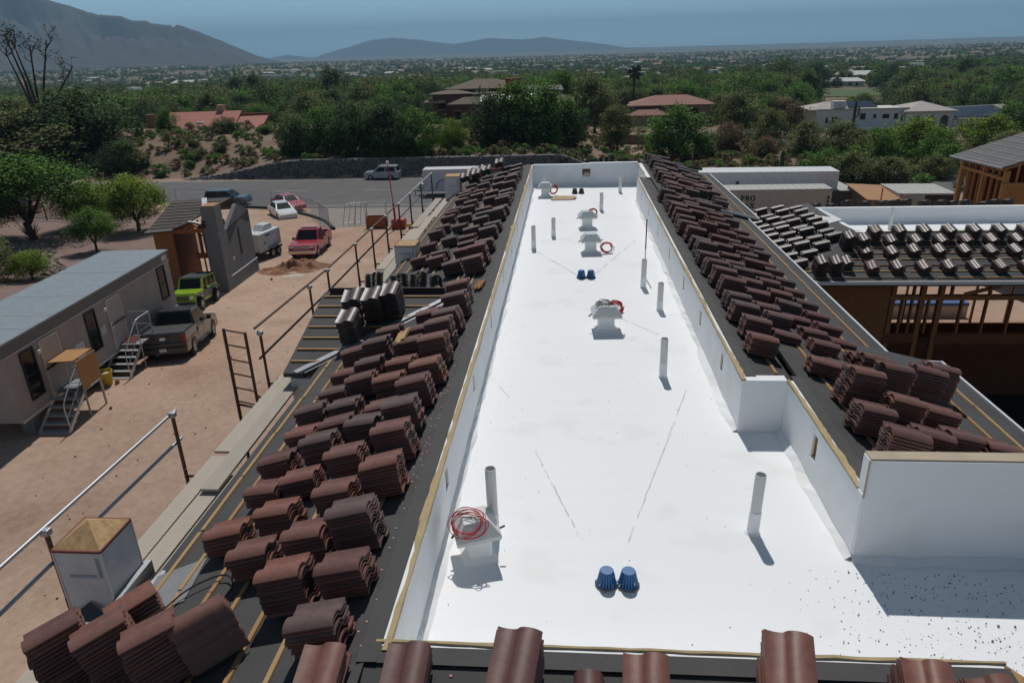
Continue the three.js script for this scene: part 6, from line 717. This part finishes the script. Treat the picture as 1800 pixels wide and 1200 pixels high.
function win(t, x0, x1, y0, y1, z, m = mGlass) { const w = obj('window', span(x0, x1, y0, y1, z, z + 0.03), m, t); obj('frame', [span(x0 - 0.1, x1 + 0.1, y1, y1 + 0.1, z, z + 0.07), span(x0 - 0.1, x1 + 0.1, y0 - 0.1, y0, z, z + 0.09)], mats.pale_trim, w); }
{ // salmon tiled house on the bank
  const t = thing('salmon_roof_house', 'low house with salmon pink tile roofs on the bank beyond the road', 'house', [0, gy(-66, -135), 0]), m = M('salmon_tile', 0.52, 0.20, 0.155, 0.85, { map: tileRoof }), w = M('brown_stucco', 0.30, 0.17, 0.10, 0.9, { map: T.stucco }), b = -gy(-66, -135); obj('wall', [span(-79, -59, -1, -2 + b, -145, -135.5), span(-86.5, -78, -1, -3 + b, -140, -132)], w, t);
  obj('main_roof', slab([[-79.6, 1.1 + b, -141], [-76, -2.0 + b, -134.5], [-63, -1.75 + b, -134.5], [-63.6, 1.2 + b, -141]], dn(0.25)), m, t); obj('back_roof', slab([[-79.6, 1.08 + b, -141.02], [-63.6, 1.18 + b, -141.02], [-63, -1.8 + b, -147], [-79, -2 + b, -147]], dn(0.25)), m, t); obj('side_roof', slab([[-63.4, 0.4 + b, -140], [-63, -1.7 + b, -134.6], [-57.5, -1.6 + b, -134.6], [-57.8, 0.5 + b, -140]], dn(0.25)), m, t); obj('ridge_trim', beam([-63.4, 0.5 + b, -140.1], [-57.6, 0.6 + b, -140.1], 0.5, 0.4), M('red_brown_trim', 0.25, 0.06, 0.05, 0.8), t);
  obj('garage_roof', [slab([[-83.3, -1.6 + b, -141], [-87.4, -3.0 + b, -141], [-87.4, -3.0 + b, -131.4], [-83.3, -1.6 + b, -131.4]], dn(0.22)), slab([[-83.3, -1.6 + b, -131.4], [-76.6, -2.9 + b, -131.4], [-76.6, -2.9 + b, -141], [-83.3, -1.6 + b, -141]], dn(0.22))], m, t); obj('gable', tri([[-87, -3.05 + b, -131.9], [-77, -3.05 + b, -131.9], [-83.2, -1.75 + b, -131.9]]), w, t); obj('chimney', [span(-68.6, -67.2, 0.5 + b, 2.3 + b, -142, -140.8)], M('pink_stucco', 0.5, 0.33, 0.26, 0.9), t); obj('chimney', span(-80.3, -78.8, -2 + b, 1.2 + b, -137, -135.6), w, t); win(t, -74, -72.5, -4.6 + b, -3.2 + b, -135.5); win(t, -69, -67, -4.6 + b, -3.2 + b, -135.5); obj('skylight', rbox(1.4, 0.3, 0.8, -70.5, -0.6 + b, -137.3, 0.1), mWhite, t);
}
{ // brown two-storey house with solar panels
  const y0 = gy(-14, -150), t = thing('brown_house', 'brown two-storey house with hipped roofs and solar panels behind the trees', 'house', [0, y0, 0]), b = -y0, w = M('maroon_stucco', 0.16, 0.075, 0.055, 0.9, { map: T.stucco }), r = M('brown_tile', 0.17, 0.125, 0.09, 0.9, { map: tileRoof });
  obj('wall', [span(-26.6, -15, -2, 2.9 + b, -152, -145.5), span(-24, -9, -2, 3.5 + b, -160, -152), span(-22.6, -1, -2, 1.2 + b, -151.9, -143)], w, t); obj('upper_roof', hip(-24, -10.5, -160, -150.5, 3.7 + b, 5.3 + b, 0.9), r, t); obj('left_roof', hip(-27, -19.5, -152, -146, 3.0 + b, 3.6 + b, 0.5), r, t); const lr = obj('lower_roof', hip(-22.6, 0.2, -151.5, -143, 1.3 + b, 3.2 + b, 0.8), r, t);
  for (let i = 0; i < 10; i++) { const x = -17.2 + i * 1.3; const p = obj('solar_panel', slab([[x, 1.72 + b, -143.0], [x + 1.2, 1.72 + b, -143.0], [x + 1.3, 2.72 + b, -145.6], [x + 0.1, 2.72 + b, -145.6]], dn(0.06)), M('solar_glass', 0.30, 0.33, 0.36, 0.22, { metalness: 0.4 }), lr); }
  obj('chimney', span(-12.6, -9.9, 2 + b, 5.4 + b, -152, -150.2), M('red_stucco', 0.30, 0.07, 0.05, 0.9), t); obj('right_roof', slab([[-8.5, 3.6 + b, -158], [-8.5, 3.0 + b, -152], [-1, 3.0 + b, -152], [-1.5, 3.6 + b, -158]], dn(0.4)), M('slate_roof', 0.05, 0.05, 0.055, 0.7), t); for (const [x0, x1, yy0, yy1, z] of [[-25.5, -24.2, 0.2, 1.8, -145.5], [-22, -20.8, -1.6, 0, -143], [-18, -16, -1.6, 0, -143], [-12, -9, -1.8, 0.2, -143], [-6, -4, -1.6, 0, -143]]) win(t, x0, x1, yy0 + b, yy1 + b, z); obj('left_canopy', slab([[-28.2, 1.6 + b, -144.4], [-24, 1.6 + b, -144.4], [-24, 1.9 + b, -146], [-28.2, 1.9 + b, -146]], dn(0.25)), r, t);
}
{ const y0 = gy(24, -195), t = thing('pink_roof_house', 'house with dusty pink hipped tile roof right of centre', 'house', [0, y0, 0]), b = -y0, m = M('dusty_pink_tile', 0.36, 0.18, 0.14, 0.9, { map: tileRoof }), w = M('tan_stucco', 0.33, 0.25, 0.18, 0.9); obj('wall', [span(17, 36, -2, -3.3 + b, -203, -193), span(15.5, 24, -2, -5.3 + b, -193, -188)], w, t); obj('main_roof', hip(17, 36, -203, -192, -3.4 + b, -1.4 + b, 0.9), m, t); obj('front_roof', hip(15.4, 24.5, -192.5, -188, -5.5 + b, -4.2 + b, 0.6), m, t); obj('front_roof', hip(15.5, 21.5, -196, -191, -3.4 + b, -2.6 + b, 0.4), m, t); win(t, 26, 28, -6 + b, -4.4 + b, -193); win(t, 31, 33, -6 + b, -4.4 + b, -193); obj('chimney', span(28, 29.5, -3 + b, -0.9 + b, -199, -198), M('red_stucco', 0.30, 0.07, 0.05, 0.9), t); }
{ // white villa
  const y0 = gy(85, -205), t = thing('white_villa', 'long white two-storey villa with hipped tower and arched loggia', 'house', [0, y0, 0]), b = -y0, w = M('villa_white', 0.78, 0.76, 0.74, 0.9, { map: T.stucco }), r = M('villa_tile', 0.52, 0.47, 0.42, 0.9, { map: tileRoof }), A = -200;
  obj('wall', [span(65, 88, -3, -6.4 + b, -212, A), span(99, 118, -3, -9.2 + b, -214, A + 1)], w, t); obj('parapet_trim', span(64.8, 88, -6.4 + b, -6.05 + b, A - 0.4, A + 0.15), r, t); obj('left_roof', hip(64, 76, -212, -202, -6.3 + b, -4.7 + b, 0.6), r, t); obj('chimney', span(69, 72.4, -6 + b, -4.2 + b, -203, -201), w, t); obj('solar_array', slab([[73.2, -5.9 + b, -201.2], [80.5, -5.9 + b, -201.2], [80, -4.6 + b, -205.5], [73.6, -4.6 + b, -205.5]], dn(0.1)), M('solar_dark', 0.03, 0.035, 0.05, 0.2), t); obj('tower_roof', hip(87, 98.8, -211, A + 1, -6.9 + b, -4.9 + b, 0.8), r, t);
  const s = new THREE.Shape([[87, -3], [98.8, -3], [98.8, -7 + b], [87, -7 + b]].map(p => new THREE.Vector2(...p))); for (const x of [88.8, 92.2, 95.6]) { const h = new THREE.Path(); h.moveTo(x, -12.2 + b); h.lineTo(x + 2.1, -12.2 + b); h.lineTo(x + 2.1, -9.1 + b); h.absarc(x + 1.05, -9.1 + b, 1.05, 0, Math.PI, false); h.lineTo(x, -12.2 + b); s.holes.push(h); } obj('loggia_wall', new THREE.ExtrudeGeometry(s, { depth: 0.6, bevelEnabled: false }).translate(0, 0, A + 0.6), w, t); obj('loggia_back', [span(87, 98.8, -3, -7 + b, -211, -203), span(87, 87.4, -3, -7 + b, -203, A + 0.6), span(98.4, 98.8, -3, -7 + b, -203, A + 0.6)], w, t);
  for (const [x0, x1, y1, y2] of [[67.2, 67.8, -9.6, -8.2], [68.8, 70.2, -9.6, -8.1], [75.8, 77.2, -8.8, -7.3], [79.2, 79.9, -8.5, -7.6], [81.5, 83.2, -8.6, -7.6], [84.4, 85.4, -8.8, -7.5], [86.2, 86.7, -9.2, -8]]) win(t, x0, x1, y1 + b, y2 + b, A); obj('terrace', span(75, 90, -3, -10.6 + b, A, A + 3.2), w, t); obj('right_roof', slab([[98.9, -8.9 + b, A + 1.6], [118.6, -8.9 + b, A + 1.6], [115.5, -6.4 + b, -208], [98.9, -6.9 + b, -208]], dn(0.3)), r, t); obj('solar_array', slab([[99.4, -8.6 + b, A + 1.2], [114, -8.6 + b, A + 1.2], [112.5, -6.5 + b, -207.4], [99.6, -6.9 + b, -207.4]], dn(0.1)), mats.solar_dark, t); obj('large_window', span(100.4, 104, -13.5 + b, -10.4 + b, A + 1, A + 1.04), mGlass, t); obj('large_window', span(105.2, 107.6, -12.4 + b, -10.2 + b, A + 1, A + 1.04), mGlass, t);
}
{ const y = gy(4, -122); const t = thing('garden_wall', 'dark low garden wall in front of the pink roofed house', 'wall', [12, gy(12, -138) - 0.4, -138], 0.05); obj('wall', span(-12, 12, 0, 1.9, -0.3, 0), mats.brown_stucco, t); obj('coping', span(-12.1, 12.1, 1.9, 2.05, -0.4, 0.1), mats.tan_stucco, t); }
sheet('golf_green', (() => { const P = [], I = [], n = 24; for (let j = 0; j <= n; j++) for (let i = 0; i <= n; i++) { const u = i / n, v = j / n, z = lerp(-352, -450, v), x = lerp(130, 163, u) * (-z / 400) + 6 * Math.sin(v * 5); P.push(x, terrain(x, z) + 0.25, z); } for (let j = 0; j < n; j++) for (let i = 0; i < n; i++) { const a = j * (n + 1) + i; I.push(a, a + 1, a + n + 1, a + 1, a + n + 2, a + n + 1); } const g = new THREE.BufferGeometry(); g.setAttribute('position', new THREE.Float32BufferAttribute(P, 3)); g.setAttribute('uv', new THREE.Float32BufferAttribute(P.filter((_, i) => i % 3 !== 1), 2)); g.setIndex(I); g.computeVertexNormals(); return g; })(), M('mown_grass', 0.085, 0.135, 0.035, 0.95, { map: T.grain }));
// ---------------------------------------------------------------- far valley: small houses and woods
const farHouse = [];
{
  const tones = [[0.62, 0.58, 0.53], [0.50, 0.42, 0.34], [0.40, 0.30, 0.23], [0.70, 0.69, 0.67]].map((c, i) => M('far_stucco_' + 'abcd'[i], ...c, 0.9)), roofs = [M('far_pink_tile', 0.40, 0.22, 0.17, 0.9), M('far_pale_roof', 0.66, 0.64, 0.61, 0.8), M('far_tan_roof', 0.40, 0.33, 0.26, 0.9)];
  const make = k => { const g = new THREE.Group(); g.name = 'valley_house'; const w = 9 + k % 3 * 3, d = 8; obj('wall', k % 2 ? [span(-w, w, -2, 3.2, -d / 2, d / 2), span(-w * 0.4, w * 0.5, 3.1, 5.4, -d / 2, d / 3)] : span(-w, w, -2, 3.1, -d / 2, d / 2), tones[k % 4], g); if (k % 2) obj('roof', [span(-w - 0.2, w + 0.2, 3.2, 3.5, -d / 2 - 0.2, d / 2 + 0.2), span(-w * 0.4, w * 0.5, 5.4, 5.7, -d / 2, d / 3)], roofs[1], g); else obj('roof', hip(-w, w, -d / 2, d / 2, 3.1, 5.2, 0.6), roofs[k % 3], g); for (const u of [-0.6, -0.2, 0.25, 0.6]) obj('window', span(u * w, u * w + 1.6, 0.6, 2.2, d / 2, d / 2 + 0.05), mGlass, g); return g; };
  const protos = [0, 1, 2, 3, 4, 5].map(make), kinds = ['pink roofed', 'flat white roofed', 'tan roofed', 'flat pale roofed', 'pale roofed', 'wide flat roofed'];
  const spots = []; let guard = 0; while (spots.length < 270 && guard++ < 6000) { const r = Math.exp(rr(Math.log(330), Math.log(3200))), a = rr(-0.66, 0.6), x = Math.sin(a) * r, z = -Math.cos(a) * r; if (x > 70 && x < 215 && z > -480) continue; if (spots.some(s => Math.hypot(s[0] - x, s[1] - z) < 26)) continue; spots.push([x, z]); }
  spots.sort((a, b) => a[0] / -a[1] - b[0] / -b[1]).forEach(([x, z], i) => { const k = Math.floor(rnd() * 6), h = protos[k].clone(); h.name = numbered('valley_house'); h.position.set(x, terrain(x, z), z); h.rotation.y = rr(-0.8, 0.8); const s = rr(0.8, 1.25); h.scale.setScalar(s); scene.add(h); tag(h, `small ${kinds[k]} house in the far valley, ${ord(i + 1)} from the left`, 'house', 'houses in the far valley'); farHouse.push([x, z, 16]); });
}
{
  const N = 33000, lists = [[], [], [], [], [], [], [], [], [], []]; let c = 0, guard = 0;
  while (c < N && guard++ < 180000) { const r = Math.exp(rr(Math.log(190), Math.log(5200))), a = rr(-0.95, 0.85), x = Math.sin(a) * r, z = -Math.cos(a) * r; if (z > -180) continue; if (x > 50 && x < 125 && z > -222) continue; const gx = x * 400 / -z; if (gx > 124 && gx < 168 && z > -470 && z < -225) continue; if (x > -35 && x < 10 && z > -185) continue; if (x > 8 && x < 42 && z > -212 ) continue; if (farHouse.some(h => Math.abs(h[0] - x) < 11 && z - h[1] > -8 && z - h[1] < 14)) continue; const wood = fbm(x / 130 + 9, z / 130 + 9, 0, 611, 3); if (rnd() > ss(0.3, 0.56, wood) + 0.2) continue; const big = r > 210 && r < 460 && rnd() < 0.25; lists[(r < 520 ? 5 : 0) + c % 5].push([x, z, big ? rr(4, 6.5) : rr(1.6, 4.2)]); c++; }
  lists.forEach((l, q) => { const im = new THREE.InstancedMesh(q < 5 ? CROWN.far[q] : CROWN.mid[q - 5], leafMat[['dark', 'green', 'olive', 'dark', 'olive'][q % 5]], l.length), m4 = new THREE.Matrix4(); l.forEach(([x, z, s], i) => { m4.compose(V(x, terrain(x, z) + s * 0.75, z), new THREE.Quaternion().setFromEuler(new THREE.Euler(0, rnd() * 6, 0)), V(s * rr(0.9, 1.3), s * rr(0.75, 1.2), s * rr(0.9, 1.3))); im.setMatrixAt(i, m4); }); im.name = 'distant_trees' + (q ? '_00' + q : ''); im.userData = { label: `mass of ${q < 5 ? 'far' : 'middle distance'} trees covering the valley, ${['darkest', 'green', 'greyish', 'dark', 'dusty'][q % 5]} ones`, category: 'distant trees', kind: 'stuff' }; shade(im); scene.add(im); });
}

const renderer = new THREE.WebGLRenderer({ antialias: true });
renderer.toneMapping = THREE.LinearToneMapping; renderer.toneMappingExposure = EXPOSURE;
renderer.shadowMap.enabled = true; renderer.setSize(1024, 682);
renderer.render(scene, camera);
